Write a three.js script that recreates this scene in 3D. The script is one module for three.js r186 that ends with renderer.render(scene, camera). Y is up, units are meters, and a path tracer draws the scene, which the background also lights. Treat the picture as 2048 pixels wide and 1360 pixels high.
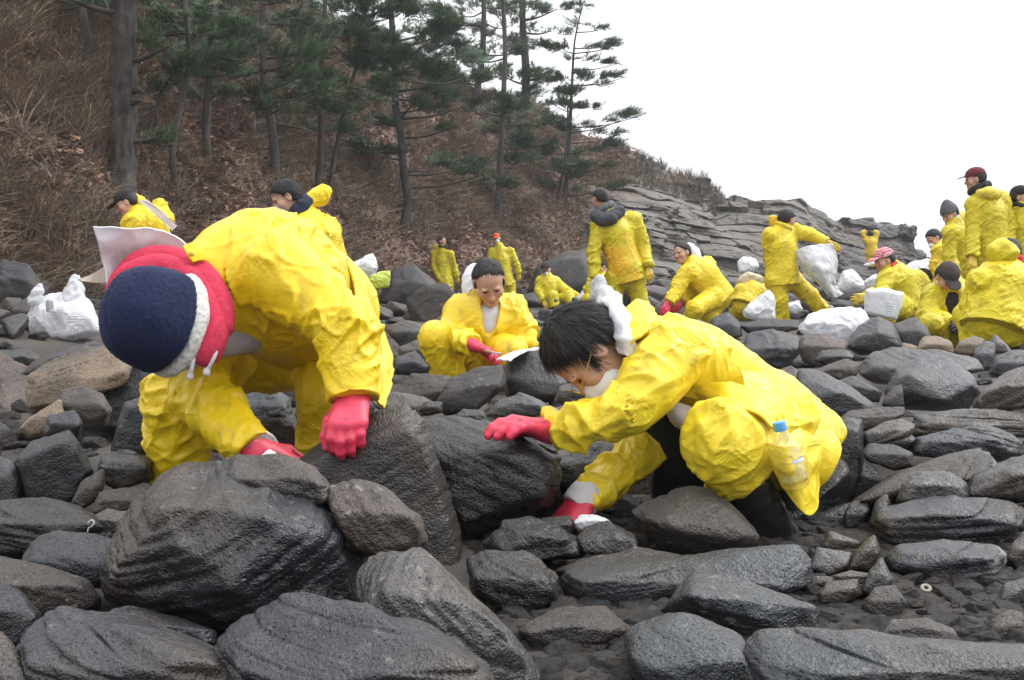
import * as THREE from 'three';
import { ConvexHull } from 'three/addons/math/ConvexHull.js';
import { mergeGeometries, mergeVertices } from 'three/addons/utils/BufferGeometryUtils.js';

// ---------- camera ----------
const scene = new THREE.Scene();
const FOCAL = 2100, EYE = 0.7, PITCH = Math.atan(140 / FOCAL);
const camera = new THREE.PerspectiveCamera(2 * Math.atan(680 / FOCAL) * 180 / Math.PI, 1.5, 0.05, 900);
camera.position.set(0, EYE, 0);
camera.rotation.x = -PITCH;
// ---------- overcast sky, brighter towards the sun on the right ----------
const SUN = new THREE.Vector3(0.62, 0.72, -0.18).normalize();
{
  const w = 256, h = 128, data = new Float32Array(w * h * 4);
  for (let j = 0; j < h; j++) for (let i = 0; i < w; i++) {
    const az = ((i + 0.5) / w - 0.5) * 2 * Math.PI, el = ((j + 0.5) / h - 0.5) * Math.PI;
    const x = Math.cos(el) * Math.cos(az), y = Math.sin(el), z = Math.cos(el) * Math.sin(az);
    const c = x * SUN.x + y * SUN.y + z * SUN.z;
    const glow = Math.exp(-(1 - c) / 0.16) * 1.1 + Math.exp(-(1 - c) / 0.7) * 0.55;
    let L = 0.8 * (1 + 1.25 * Math.max(0, y)) + glow;
    if (y < 0) L *= Math.max(0.25, 1 + y * 6);
    const k = (j * w + i) * 4;
    data[k] = L * 0.985; data[k + 1] = L; data[k + 2] = L * 1.035; data[k + 3] = 1;
  }
  const sky = new THREE.DataTexture(data, w, h, THREE.RGBAFormat, THREE.FloatType);
  sky.mapping = THREE.EquirectangularReflectionMapping;
  sky.magFilter = THREE.LinearFilter; sky.minFilter = THREE.LinearFilter; sky.needsUpdate = true;
  scene.background = sky; scene.environment = sky;
}
// ---------- soft sun behind thin cloud ----------
const sun = new THREE.DirectionalLight(new THREE.Color(1, 0.97, 0.92), 1.3);
sun.position.copy(SUN).multiplyScalar(60);
sun.castShadow = true; sun.shadow.radius = 24;
sun.shadow.mapSize.set(2048, 2048);
Object.assign(sun.shadow.camera, { left: -30, right: 30, top: 30, bottom: -30, near: 1, far: 140 });
scene.add(sun, sun.target);
// ---------- exposure, haze ----------
const renderer = new THREE.WebGLRenderer({ antialias: true });
renderer.toneMapping = THREE.LinearToneMapping;
renderer.toneMappingExposure = 1.16;
renderer.shadowMap.enabled = true;
renderer.setSize(1024, 680);
scene.fog = new THREE.FogExp2(new THREE.Color(0.93, 0.94, 0.97), 0.0011);

// ---------- helpers ----------
const V = (x, y, z) => new THREE.Vector3(x, y, z);
const CP = Math.cos(PITCH), SP = Math.sin(PITCH);
function P(px, py, d) {                       // the point seen at a photo pixel, d metres ahead
  const yc = -(py - 680) / FOCAL * d;
  return V((px - 1024) / FOCAL * d, EYE + yc * CP - d * SP, -yc * SP - d * CP);
}
function project(v) {
  const y = v.y - EYE, yc = y * CP - v.z * SP, d = -(y * SP + v.z * CP);
  return [1024 + v.x / d * FOCAL, 680 - yc / d * FOCAL, d];
}
function rng(seed) {
  let a = seed >>> 0;
  return () => { a = (a + 0x6d2b79f5) | 0; let t = Math.imul(a ^ (a >>> 15), 1 | a); t = (t + Math.imul(t ^ (t >>> 7), 61 | t)) ^ t; return ((t ^ (t >>> 14)) >>> 0) / 4294967296; };
}
const R0 = rng(77);
const PERM = new Uint8Array(512);
{ const p = Array.from({ length: 256 }, (_, i) => i), r = rng(5); for (let i = 255; i > 0; i--) { const j = Math.floor(r() * (i + 1)); [p[i], p[j]] = [p[j], p[i]]; } for (let i = 0; i < 512; i++) PERM[i] = p[i & 255]; }
const GX = new Float32Array(256), GY = new Float32Array(256), GZ = new Float32Array(256);
{ const r = rng(9); for (let i = 0; i < 256; i++) { const z = r() * 2 - 1, a = r() * 6.2832, s = Math.sqrt(1 - z * z); GX[i] = s * Math.cos(a) * 1.5; GY[i] = s * Math.sin(a) * 1.5; GZ[i] = z * 1.5; } }
function noise(x, y, z) {
  const xi = Math.floor(x), yi = Math.floor(y), zi = Math.floor(z);
  x -= xi; y -= yi; z -= zi;
  const u = x * x * x * (x * (x * 6 - 15) + 10), v = y * y * y * (y * (y * 6 - 15) + 10), w = z * z * z * (z * (z * 6 - 15) + 10);
  const X = xi & 255, Y = yi & 255, Z = zi & 255;
  const A = PERM[X] + Y, B = PERM[X + 1] + Y, AA = PERM[A & 255] + Z, AB = PERM[(A + 1) & 255] + Z, BA = PERM[B & 255] + Z, BB = PERM[(B + 1) & 255] + Z;
  const g = (h, a, b, c) => { h = PERM[h & 255]; return GX[h] * a + GY[h] * b + GZ[h] * c; };
  const x1 = x - 1, y1 = y - 1, z1 = z - 1;
  const n00 = g(AA, x, y, z), n10 = g(BA, x1, y, z), n01 = g(AB, x, y1, z), n11 = g(BB, x1, y1, z);
  const m00 = g(AA + 1, x, y, z1), m10 = g(BA + 1, x1, y, z1), m01 = g(AB + 1, x, y1, z1), m11 = g(BB + 1, x1, y1, z1);
  const a = n00 + u * (n10 - n00), b = n01 + u * (n11 - n01), c = m00 + u * (m10 - m00), d = m01 + u * (m11 - m01);
  const e = a + v * (b - a), f = c + v * (d - c);
  return e + w * (f - e);
}
function fbm(x, y, z, o = 4) { let s = 0, a = 0.5; for (let i = 0; i < o; i++) { s += a * noise(x, y, z); x = x * 2.03 + 7.1; y = y * 2.03 + 3.3; z = z * 2.03 + 5.7; a *= 0.5; } return s; }
const clamp = (x, a = 0, b = 1) => x < a ? a : x > b ? b : x;
const sst = (a, b, x) => { x = clamp((x - a) / (b - a)); return x * x * (3 - 2 * x); };
const lerp = (a, b, t) => a + (b - a) * t;
const col = (r, g, b) => new THREE.Color().setRGB(r, g, b);
const taken = {};
function numbered(name) { const n = taken[name] = (taken[name] ?? -1) + 1; return n ? `${name}_${String(n).padStart(3, '0')}` : name; }
const onto = (o) => { o.castShadow = o.receiveShadow = true; return o; };
function tag(o, label, category, group, kind) { if (label) o.userData.label = label; if (category) o.userData.category = category; if (group) o.userData.group = group; if (kind) o.userData.kind = kind; return o; }
function base(name, pos, label, category, group) { const o = new THREE.Group(); o.name = numbered(name); if (pos) o.position.copy(pos); scene.add(o); return tag(o, label, category, group); }
function mesh(name, geo, mat, parent) {      // geometry in world coordinates, kept in place under its thing
  const m = onto(new THREE.Mesh(geo, mat)); m.name = parent ? name : numbered(name);
  if (parent) { geo.translate(-parent.position.x, -parent.position.y, -parent.position.z); parent.add(m); } else scene.add(m);
  return m;
}
function atBase(o) {                          // moves a one-mesh thing's origin to the foot of its shape
  o.geometry.computeBoundingBox(); const b = o.geometry.boundingBox, c = V((b.min.x + b.max.x) / 2, b.min.y, (b.min.z + b.max.z) / 2);
  o.geometry.translate(-c.x, -c.y, -c.z); o.position.copy(c); return o;
}
function geom(pos, idx, colors, uv) {
  const g = new THREE.BufferGeometry();
  g.setAttribute('position', new THREE.BufferAttribute(pos instanceof Float32Array ? pos : new Float32Array(pos), 3));
  g.setIndex(new THREE.BufferAttribute(idx instanceof Uint32Array ? idx : new Uint32Array(idx), 1));
  if (colors) g.setAttribute('color', new THREE.BufferAttribute(colors instanceof Float32Array ? colors : new Float32Array(colors), 3));
  if (uv) g.setAttribute('uv', new THREE.BufferAttribute(new Float32Array(uv), 2));
  g.computeVertexNormals();
  return g;
}
function boxUV(g, scale) {                    // metres on the three axis planes; vertices split where the plane changes
  const p = g.attributes.position, n = g.attributes.normal, c = g.attributes.color, ix = g.index.array, map = new Map();
  const np = [], nn = [], nc = [], uv = [], ni = new Uint32Array(ix.length);
  for (let t = 0; t < ix.length; t += 3) {
    let ax = 0, ay = 0, az = 0;
    for (let k = 0; k < 3; k++) { const i = ix[t + k]; ax += n.getX(i); ay += n.getY(i); az += n.getZ(i); }
    ax = Math.abs(ax); ay = Math.abs(ay); az = Math.abs(az);
    const a = ax > ay && ax > az ? 0 : ay > az ? 1 : 2;
    for (let k = 0; k < 3; k++) {
      const i = ix[t + k], key = i * 3 + a; let q = map.get(key);
      if (q === undefined) {
        q = np.length / 3; map.set(key, q);
        const x = p.getX(i), y = p.getY(i), z = p.getZ(i);
        np.push(x, y, z); nn.push(n.getX(i), n.getY(i), n.getZ(i)); if (c) nc.push(c.getX(i), c.getY(i), c.getZ(i));
        if (a === 0) uv.push(z * scale, y * scale); else if (a === 1) uv.push(x * scale, z * scale); else uv.push(x * scale, y * scale);
      }
      ni[t + k] = q;
    }
  }
  const o = new THREE.BufferGeometry();
  o.setAttribute('position', new THREE.BufferAttribute(new Float32Array(np), 3));
  o.setAttribute('normal', new THREE.BufferAttribute(new Float32Array(nn), 3));
  if (c) o.setAttribute('color', new THREE.BufferAttribute(new Float32Array(nc), 3));
  o.setAttribute('uv', new THREE.BufferAttribute(new Float32Array(uv), 2));
  o.setIndex(new THREE.BufferAttribute(ni, 1));
  return o;
}
function noiseTexture(size, f, srgb) {        // a tiling grey texture, f(u, v) in 0..1 with a periodic lookup
  const d = new Uint8Array(size * size * 4);
  for (let j = 0; j < size; j++) for (let i = 0; i < size; i++) {
    const c = f(i / size, j / size), k = (j * size + i) * 4;
    const a = Array.isArray(c) ? c : [c, c, c];
    for (let q = 0; q < 3; q++) d[k + q] = clamp(a[q]) * 255;
    d[k + 3] = 255;
  }
  const t = new THREE.DataTexture(d, size, size); t.wrapS = t.wrapT = THREE.RepeatWrapping; t.magFilter = THREE.LinearFilter;
  if (srgb) t.colorSpace = THREE.SRGBColorSpace; t.needsUpdate = true; return t;
}
const tileNoise = (u, v, f, z) => {           // gradient noise, periodic in u and v
  u *= f; v *= f; const x0 = Math.floor(u), y0 = Math.floor(v), x = u - x0, y = v - y0, z0 = Math.floor(z * 7);
  const g = (i, j, a, b) => { const h = PERM[(PERM[(((x0 + i) % f) + f) % f & 255] + ((((y0 + j) % f) + f) % f) + z0) & 255]; return GX[h] * a + GY[h] * b; };
  const s = x * x * x * (x * (x * 6 - 15) + 10), t = y * y * y * (y * (y * 6 - 15) + 10);
  return lerp(lerp(g(0, 0, x, y), g(1, 0, x - 1, y), s), lerp(g(0, 1, x, y - 1), g(1, 1, x - 1, y - 1), s), t);
};
// ---------- materials ----------
const grain = noiseTexture(512, (u, v) => {
  let s = 0.5 + 0.22 * tileNoise(u, v, 24, 1) + 0.2 * tileNoise(u, v, 61, 2) + 0.2 * tileNoise(u, v, 150, 3);
  const pit = tileNoise(u, v, 95, 4); if (pit > 0.32) s -= (pit - 0.32) * 1.6;
  return s;
});
const grainTint = noiseTexture(512, (u, v) => 0.42 + 0.13 * tileNoise(u, v, 40, 5) + 0.2 * tileNoise(u, v, 110, 6) + 0.5 * sst(0.4, 0.62, tileNoise(u, v, 120, 7) + 0.2 * tileNoise(u, v, 14, 8)));
const ridge = (n, w) => { const v = 1 - Math.abs(n) / w; return v > 0 ? v : 0; };
const crumple = noiseTexture(1024, (u, v) => {   // creased film: thin sharp ridges at three sizes
  const a = u + 0.03 * tileNoise(u, v, 7, 1), b = v + 0.03 * tileNoise(u, v, 7, 2);
  const m = sst(-0.2, 0.3, tileNoise(u, v, 5, 3));
  return 0.25 + 0.34 * ridge(tileNoise(a, b, 9, 4), 0.16) + 0.26 * m * ridge(tileNoise(a, b, 19, 5), 0.2) + 0.18 * (0.3 + m) * ridge(tileNoise(a, b, 41, 6), 0.24) + 0.06 * tileNoise(a, b, 90, 7);
});
const M = {};
const std = (o) => new THREE.MeshStandardMaterial(o), phys = (o) => new THREE.MeshPhysicalMaterial(o);
M.rockWet = std({ color: col(1.36, 1.34, 1.32), vertexColors: true, roughness: 0.42, map: grainTint, bumpMap: grain, bumpScale: 0.005 });
M.rockDry = std({ color: col(1.5, 1.46, 1.42), vertexColors: true, roughness: 0.58, map: grainTint, bumpMap: grain, bumpScale: 0.006 });
M.rockFar = std({ vertexColors: true, roughness: 0.75 });
M.earth = std({ vertexColors: true, roughness: 0.95 });
M.pebble = std({ roughness: 0.65 });
M.vinyl = phys({ vertexColors: true, roughness: 0.37, specularIntensity: 0.8, bumpMap: crumple, bumpScale: 0.0036 });
M.vinylFar = phys({ vertexColors: true, roughness: 0.43, specularIntensity: 0.7, bumpMap: crumple, bumpScale: 0.008 });
M.skin = phys({ vertexColors: true, roughness: 0.5, sheen: 0.2, sheenRoughness: 0.5 });
M.hair = std({ color: col(0.009, 0.008, 0.008), roughness: 0.68 });
M.hairGrey = std({ color: col(0.02, 0.019, 0.019), roughness: 0.7 });
M.glove = phys({ vertexColors: true, roughness: 0.48, clearcoat: 0.15, clearcoatRoughness: 0.4 });
M.fleeceNavy = phys({ vertexColors: true, roughness: 1, sheen: 0.5, sheenColor: col(0.12, 0.16, 0.35), sheenRoughness: 0.6 });
M.fleeceCream = phys({ vertexColors: true, roughness: 1, sheen: 0.5, sheenRoughness: 0.6 });
M.fleeceRed = phys({ vertexColors: true, roughness: 0.95, sheen: 0.5, sheenColor: col(0.5, 0.1, 0.16), sheenRoughness: 0.5 });
M.cloth = std({ vertexColors: true, roughness: 0.9 });
M.black = phys({ color: col(0.008, 0.008, 0.009), roughness: 0.28, clearcoat: 0.6, clearcoatRoughness: 0.15 });
M.plastic = phys({ vertexColors: true, roughness: 0.38, transmission: 0.4, thickness: 0, bumpMap: crumple, bumpScale: 0.01 });
M.paper = phys({ vertexColors: true, roughness: 0.6, transmission: 0.3, thickness: 0 });
M.eye = std({ color: col(0.01, 0.008, 0.007), roughness: 0.15 });
M.gold = std({ color: col(0.6, 0.45, 0.15), roughness: 0.3, metalness: 1 });
M.lens = phys({ color: col(1, 1, 1), roughness: 0.02, transmission: 1, thickness: 0 });
M.bark = std({ vertexColors: true, roughness: 0.95 });
M.needle = std({ color: col(1, 1, 1), roughness: 0.7 });
M.straw = std({ color: col(1, 1, 1), roughness: 0.9 });
M.water = std({ color: col(0.25, 0.28, 0.3), roughness: 0.08 });
const YELLOW = [0.8, 0.565, 0.01], YELLOW_OLD = [0.6, 0.495, 0.012], WHITE = [0.82, 0.82, 0.84], SKIN = [0.52, 0.3, 0.21], RED_GLOVE = [0.72, 0.035, 0.085];
// ---------- distance fields, meshed with surface nets ----------
class Field {
  constructor(k = 0.03) { this.k = k; this.list = []; this.lo = [1e9, 1e9, 1e9]; this.hi = [-1e9, -1e9, -1e9]; }
  grow(p, r) { ['x', 'y', 'z'].forEach((a, i) => { this.lo[i] = Math.min(this.lo[i], p[a] - r); this.hi[i] = Math.max(this.hi[i], p[a] + r); }); }
  add(f, k, op = 0) { this.list.push({ f, k: k ?? this.k, op }); return this; }
  cone(a, b, ra, rb, k, flat, op = 0) {               // tapered limb; flat: cut square at b
    const ax = a.x, ay = a.y, az = a.z, dx = b.x - ax, dy = b.y - ay, dz = b.z - az, l2 = dx * dx + dy * dy + dz * dz + 1e-12, l = Math.sqrt(l2);
    if (!op) { this.grow(a, Math.max(ra, rb)); this.grow(b, Math.max(ra, rb)); }
    return this.add((x, y, z) => {
      const px = x - ax, py = y - ay, pz = z - az, s = (px * dx + py * dy + pz * dz) / l2, t = s < 0 ? 0 : s > 1 ? 1 : s;
      const qx = px - dx * t, qy = py - dy * t, qz = pz - dz * t;
      const d = Math.sqrt(qx * qx + qy * qy + qz * qz) - (ra + (rb - ra) * t);
      if (flat) { const e = (s - 1) * l; return e > d ? e : d; }
      return d;
    }, k, op);
  }
  ell(c, rx, ry, rz, ex, ey, ez, k, op) {     // ellipsoid on the axes ex, ey, ez
    ex ??= V(1, 0, 0); ey ??= V(0, 1, 0); ez ??= V(0, 0, 1);
    if (!op) this.grow(c, Math.max(rx, ry, rz));
    return this.add((x, y, z) => {
      x -= c.x; y -= c.y; z -= c.z;
      const a = (x * ex.x + y * ex.y + z * ex.z) / rx, b = (x * ey.x + y * ey.y + z * ey.z) / ry, d = (x * ez.x + y * ez.y + z * ez.z) / rz;
      const k0 = Math.sqrt(a * a + b * b + d * d), k1 = Math.sqrt(a * a / rx / rx + b * b / ry / ry + d * d / rz / rz) + 1e-9;
      return k0 * (k0 - 1) / k1;
    }, k, op);
  }
  cut(p, n, k = 0.004) { const m = n.clone().normalize(), o = m.dot(p); return this.add((x, y, z) => m.x * x + m.y * y + m.z * z - o, k, 2); }   // keeps the side n points away from
  mesh(cell, margin = 0.02) {
    const L = this.list, B = 8, lo = this.lo.map((v) => v - margin - cell * 2), N = this.hi.map((v, i) => Math.ceil((v + margin + cell * 2 - lo[i]) / cell / B) * B + 1);
    const [nx, ny, nz] = N, sx = 1, sy = nx, sz = nx * ny, val = new Float32Array(nx * ny * nz).fill(1), active = [];
    const R = cell * B * 0.5 * 1.7321, ds = new Float64Array(L.length);
    const comb = (set, x, y, z) => {
      let d = 1e9;
      for (const q of set) {
        const e = q.f(x, y, z), k = q.k;
        if (q.op === 0) { if (d > 1e8) d = e; else { const h = Math.max(k - Math.abs(d - e), 0) / (k || 1e-6); d = Math.min(d, e) - h * h * k * 0.25; } }
        else { const f = q.op === 1 ? -e : e, h = Math.max(k - Math.abs(d - f), 0) / (k || 1e-6); d = Math.max(d, f) + h * h * k * 0.25; }
      }
      return d;
    };
    const pend = [];
    for (let bz = 0; bz < nz - 1; bz += B) for (let by = 0; by < ny - 1; by += B) for (let bx = 0; bx < nx - 1; bx += B) {
      const cx = lo[0] + (bx + B / 2) * cell, cy = lo[1] + (by + B / 2) * cell, cz = lo[2] + (bz + B / 2) * cell;
      const d = comb(L, cx, cy, cz);
      if (Math.abs(d) > R * 1.5 + 0.01) {
        if (d < 0) for (let z = bz; z <= bz + B; z++) for (let y = by; y <= by + B; y++) for (let x = bx; x <= bx + B; x++) val[x + y * sy + z * sz] = -1;
      } else { let m = 1e9; for (let i = 0; i < L.length; i++) { ds[i] = L[i].f(cx, cy, cz); if (L[i].op === 0 && ds[i] < m) m = ds[i]; } pend.push([bx, by, bz, L.filter((q, i) => q.op ? (q.op === 1 ? ds[i] < 3 * R + q.k : ds[i] > -3 * R - q.k) : ds[i] < m + 2.4 * R + 2 * q.k + 0.02)]); }
    }
    for (const [bx, by, bz, set] of pend) for (let z = bz; z <= bz + B; z++) for (let y = by; y <= by + B; y++) for (let x = bx; x <= bx + B; x++) val[x + y * sy + z * sz] = comb(set, lo[0] + x * cell, lo[1] + y * cell, lo[2] + z * cell);
    const vid = new Map(), pos = [], idx = [];
    for (const [bx, by, bz] of pend) for (let z = bz; z < bz + B; z++) for (let y = by; y < by + B; y++) for (let x = bx; x < bx + B; x++) {
      const o = x + y * sy + z * sz; let mask = 0;
      for (let c = 0; c < 8; c++) if (val[o + (c & 1) * sx + (c >> 1 & 1) * sy + (c >> 2) * sz] < 0) mask |= 1 << c;
      if (mask === 0 || mask === 255) continue;
      let ax = 0, ay = 0, az = 0, n = 0;
      for (let e = 0; e < 12; e++) {
        const a = EDGE[e * 2], b = EDGE[e * 2 + 1]; if ((mask >> a & 1) === (mask >> b & 1)) continue;
        const va = val[o + (a & 1) * sx + (a >> 1 & 1) * sy + (a >> 2) * sz], vb = val[o + (b & 1) * sx + (b >> 1 & 1) * sy + (b >> 2) * sz], t = va / (va - vb);
        ax += (a & 1) + t * ((b & 1) - (a & 1)); ay += (a >> 1 & 1) + t * ((b >> 1 & 1) - (a >> 1 & 1)); az += (a >> 2) + t * ((b >> 2) - (a >> 2)); n++;
      }
      vid.set(o, pos.length / 3); pos.push(lo[0] + (x + ax / n) * cell, lo[1] + (y + ay / n) * cell, lo[2] + (z + az / n) * cell);
    }
    for (const o of vid.keys()) {
      const s = val[o] < 0;
      for (let a = 0; a < 3; a++) {
        const st = [sx, sy, sz][a], u = [sy, sz, sx][a], v = [sz, sx, sy][a];
        if ((val[o + st] < 0) === s) continue;
        const i0 = vid.get(o), i1 = vid.get(o - u), i2 = vid.get(o - u - v), i3 = vid.get(o - v);
        if (i1 === undefined || i2 === undefined || i3 === undefined) continue;
        if (s) idx.push(i0, i1, i2, i0, i2, i3); else idx.push(i0, i2, i1, i0, i3, i2);
      }
    }
    return geom(pos, idx);
  }
}
const EDGE = [0, 1, 2, 3, 4, 5, 6, 7, 0, 2, 1, 3, 4, 6, 5, 7, 0, 4, 1, 5, 2, 6, 3, 7];
function bend(g, f) {                         // moves each vertex along its normal by f(x, y, z, nx, ny, nz)
  const p = g.attributes.position, n = g.attributes.normal;
  for (let i = 0; i < p.count; i++) { const d = f(p.getX(i), p.getY(i), p.getZ(i), n.getX(i), n.getY(i), n.getZ(i)); p.setXYZ(i, p.getX(i) + n.getX(i) * d, p.getY(i) + n.getY(i) * d, p.getZ(i) + n.getZ(i) * d); }
  g.computeVertexNormals(); return g;
}
function paint(g, f) {                        // base colours per vertex
  const p = g.attributes.position, n = g.attributes.normal, c = new Float32Array(p.count * 3);
  for (let i = 0; i < p.count; i++) { const q = Array.isArray(f) ? f : f(p.getX(i), p.getY(i), p.getZ(i), n.getX(i), n.getY(i), n.getZ(i)); c[i * 3] = q[0]; c[i * 3 + 1] = q[1]; c[i * 3 + 2] = q[2]; }
  g.setAttribute('color', new THREE.BufferAttribute(c, 3)); return g;
}
// creased vinyl: sharp ridges at three sizes, plus folds that run across the nearest limb
function creases(segs, amp = 1, seed = 0, fine = 1) {
  const S = segs.map(([a, b, w]) => { const d = b.clone().sub(a), l = d.length(); return { a, d: d.clone().divideScalar(l || 1), l, w: w ?? 1 }; });
  return (x, y, z) => {
    let best = 1e9, q = S[0];
    for (const s of S) { const px = x - s.a.x, py = y - s.a.y, pz = z - s.a.z; let t = px * s.d.x + py * s.d.y + pz * s.d.z; t = clamp(t, 0, s.l); const dx = px - s.d.x * t, dy = py - s.d.y * t, dz = pz - s.d.z * t, m = dx * dx + dy * dy + dz * dz; if (m < best) { best = m; q = s; } }
    const t = (x - q.a.x) * q.d.x + (y - q.a.y) * q.d.y + (z - q.a.z) * q.d.z;
    const wx = noise(x * 4 + seed, y * 4, z * 4) * 0.09, wy = noise(x * 4, y * 4 + seed + 9, z * 4) * 0.09;
    const ex = x - q.d.x * t, ey = y - q.d.y * t, ez = z - q.d.z * t, along = t + (ex + ey * 0.7 - ez * 0.4) * 0.7;
    const rg = (n, w, p) => { const v = 1 - Math.abs(n) / w; return v > 0 ? Math.pow(v, p) : 0; };
    const m1 = sst(-0.25, 0.35, noise(x * 3.1 + seed * 3, y * 3.1, z * 3.1)), m2 = sst(-0.2, 0.4, noise(x * 4.3, y * 4.3 + seed * 5, z * 4.3));
    // slanting folds across the limb, then crumples at three sizes; flat in between
    const f1 = rg(noise(ex * 3.5 + wx * 9 + seed, along * 7.5, ez * 3.5 + wy * 9), 0.26, 1.1) * m1, f2 = rg(noise(ex * 6 + 5, along * 13 + seed, ez * 6 + wx * 14), 0.22, 1.1) * m2;
    const c1 = rg(noise((x + wx) * 5, (y + wy) * 5 + seed, z * 5), 0.14, 1.1), c2 = rg(noise((x + wy) * 11 + 3, (y + wx) * 11, z * 11 + seed), 0.2, 1.1) * (0.35 + m2), c3 = rg(noise((x + wx * 0.6) * 24, (y + wy * 0.6) * 24 + seed, z * 24 + 8), 0.3, 1.1) * (0.3 + m1);
    const tw = 0.3 + 0.6 * q.w; return amp * (0.015 * q.w * f1 + 0.009 * q.w * f2 + tw * tw * 0.0072 * c1 + tw * tw * fine * (0.0046 * c2 + 0.0022 * c3) + 0.006 * noise(x * 3.2 + seed, y * 3.2, z * 3.2) - 0.006);
  };
}
function sheet(rows, { n = 24, m = 24, t = 0.004, amp = 0, f = 8, D = 0, seed = 0 } = {}) {   // a curved sheet with thickness through a grid of points
  const C = rows.map((r) => typeof r === 'string' ? r.trim().split(/\s+/).map((s) => { const [a, b, c = 0] = s.split(',').map(Number); return P(a, b, D + c); }) : r);
  const cr = (p, t) => { const k = p.length - 1, s = clamp(t, 0, 1) * k, i = Math.min(Math.floor(s), k - 1), u = s - i, a = p[Math.max(0, i - 1)], b = p[i], c = p[i + 1], d = p[Math.min(k, i + 2)];
    const h = (x) => 0.5 * (2 * b[x] + (c[x] - a[x]) * u + (2 * a[x] - 5 * b[x] + 4 * c[x] - d[x]) * u * u + (3 * b[x] - a[x] - 3 * c[x] + d[x]) * u * u * u); return V(h('x'), h('y'), h('z')); };
  const top = [];
  for (let j = 0; j <= m; j++) { const line = C.map((r) => cr(r, j / m)); for (let i = 0; i <= n; i++) top.push(cr(line, i / n)); }
  const W = n + 1, nrm = top.map((p, k) => { const i = k % W, j = (k - i) / W; const a = top[j * W + Math.min(n, i + 1)].clone().sub(top[j * W + Math.max(0, i - 1)]), b = top[Math.min(m, j + 1) * W + i].clone().sub(top[Math.max(0, j - 1) * W + i]); return a.cross(b).normalize(); });
  const pos = [], idx = [], K = top.length;
  for (const s of [0.5, -0.5]) top.forEach((p, k) => { const e = amp * ((1 - Math.abs(noise(p.x * f + seed, p.y * f, p.z * f)) * 2.2) + 0.5 * (1 - Math.abs(noise(p.x * f * 2.3, p.y * f * 2.3 + seed, p.z * f * 2.3)) * 2.2) - 0.6) + s * t; pos.push(p.x + nrm[k].x * e, p.y + nrm[k].y * e, p.z + nrm[k].z * e); });
  for (let j = 0; j < m; j++) for (let i = 0; i < n; i++) { const a = j * W + i, b = a + 1, c = a + W, d = c + 1; idx.push(a, b, d, a, d, c, K + a, K + d, K + b, K + a, K + c, K + d); }
  const rim = []; for (let i = 0; i < n; i++) rim.push([i, i + 1]); for (let j = 0; j < m; j++) rim.push([j * W + n, (j + 1) * W + n]); for (let i = n; i > 0; i--) rim.push([m * W + i, m * W + i - 1]); for (let j = m; j > 0; j--) rim.push([j * W, (j - 1) * W]);
  for (const [a, b] of rim) { idx.push(a, K + a, K + b, a, K + b, b); }
  return geom(pos, idx);
}
function tube(points, r0, r1, seg = 8, rings = 24) {
  const c = new THREE.CatmullRomCurve3(points), pos = [], idx = [], fr = c.computeFrenetFrames(rings, false);
  for (let i = 0; i <= rings; i++) { const p = c.getPointAt(i / rings), r = lerp(r0, r1, i / rings); for (let k = 0; k < seg; k++) { const a = k / seg * 6.2832, s = Math.sin(a) * r, q = Math.cos(a) * r; pos.push(p.x + fr.normals[i].x * q + fr.binormals[i].x * s, p.y + fr.normals[i].y * q + fr.binormals[i].y * s, p.z + fr.normals[i].z * q + fr.binormals[i].z * s); } }
  for (let i = 0; i < rings; i++) for (let k = 0; k < seg; k++) { const a = i * seg + k, b = i * seg + (k + 1) % seg, d = a + seg, e = b + seg; idx.push(a, b, e, a, e, d); }
  const s0 = pos.length / 3; const A = points[0], Z = points[points.length - 1]; pos.push(A.x, A.y, A.z, Z.x, Z.y, Z.z);
  for (let k = 0; k < seg; k++) { idx.push(s0, (k + 1) % seg, k, s0 + 1, rings * seg + k, rings * seg + (k + 1) % seg); }
  return geom(pos, idx);
}
function outward(g) {                         // turns a closed shape's faces outward
  const p = g.attributes.position.array, ix = g.index.array; let v = 0;
  const cx = p[0], cy = p[1], cz = p[2];
  for (let t = 0; t < ix.length; t += 3) { const a = ix[t] * 3, b = ix[t + 1] * 3, c = ix[t + 2] * 3;
    const ax = p[a] - cx, ay = p[a + 1] - cy, az = p[a + 2] - cz, bx = p[b] - cx, by = p[b + 1] - cy, bz = p[b + 2] - cz, dx = p[c] - cx, dy = p[c + 1] - cy, dz = p[c + 2] - cz;
    v += ax * (by * dz - bz * dy) + ay * (bz * dx - bx * dz) + az * (bx * dy - by * dx); }
  if (v < 0) { for (let t = 0; t < ix.length; t += 3) { const k = ix[t]; ix[t] = ix[t + 1]; ix[t + 1] = k; } g.computeVertexNormals(); }
  return g;
}
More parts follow.
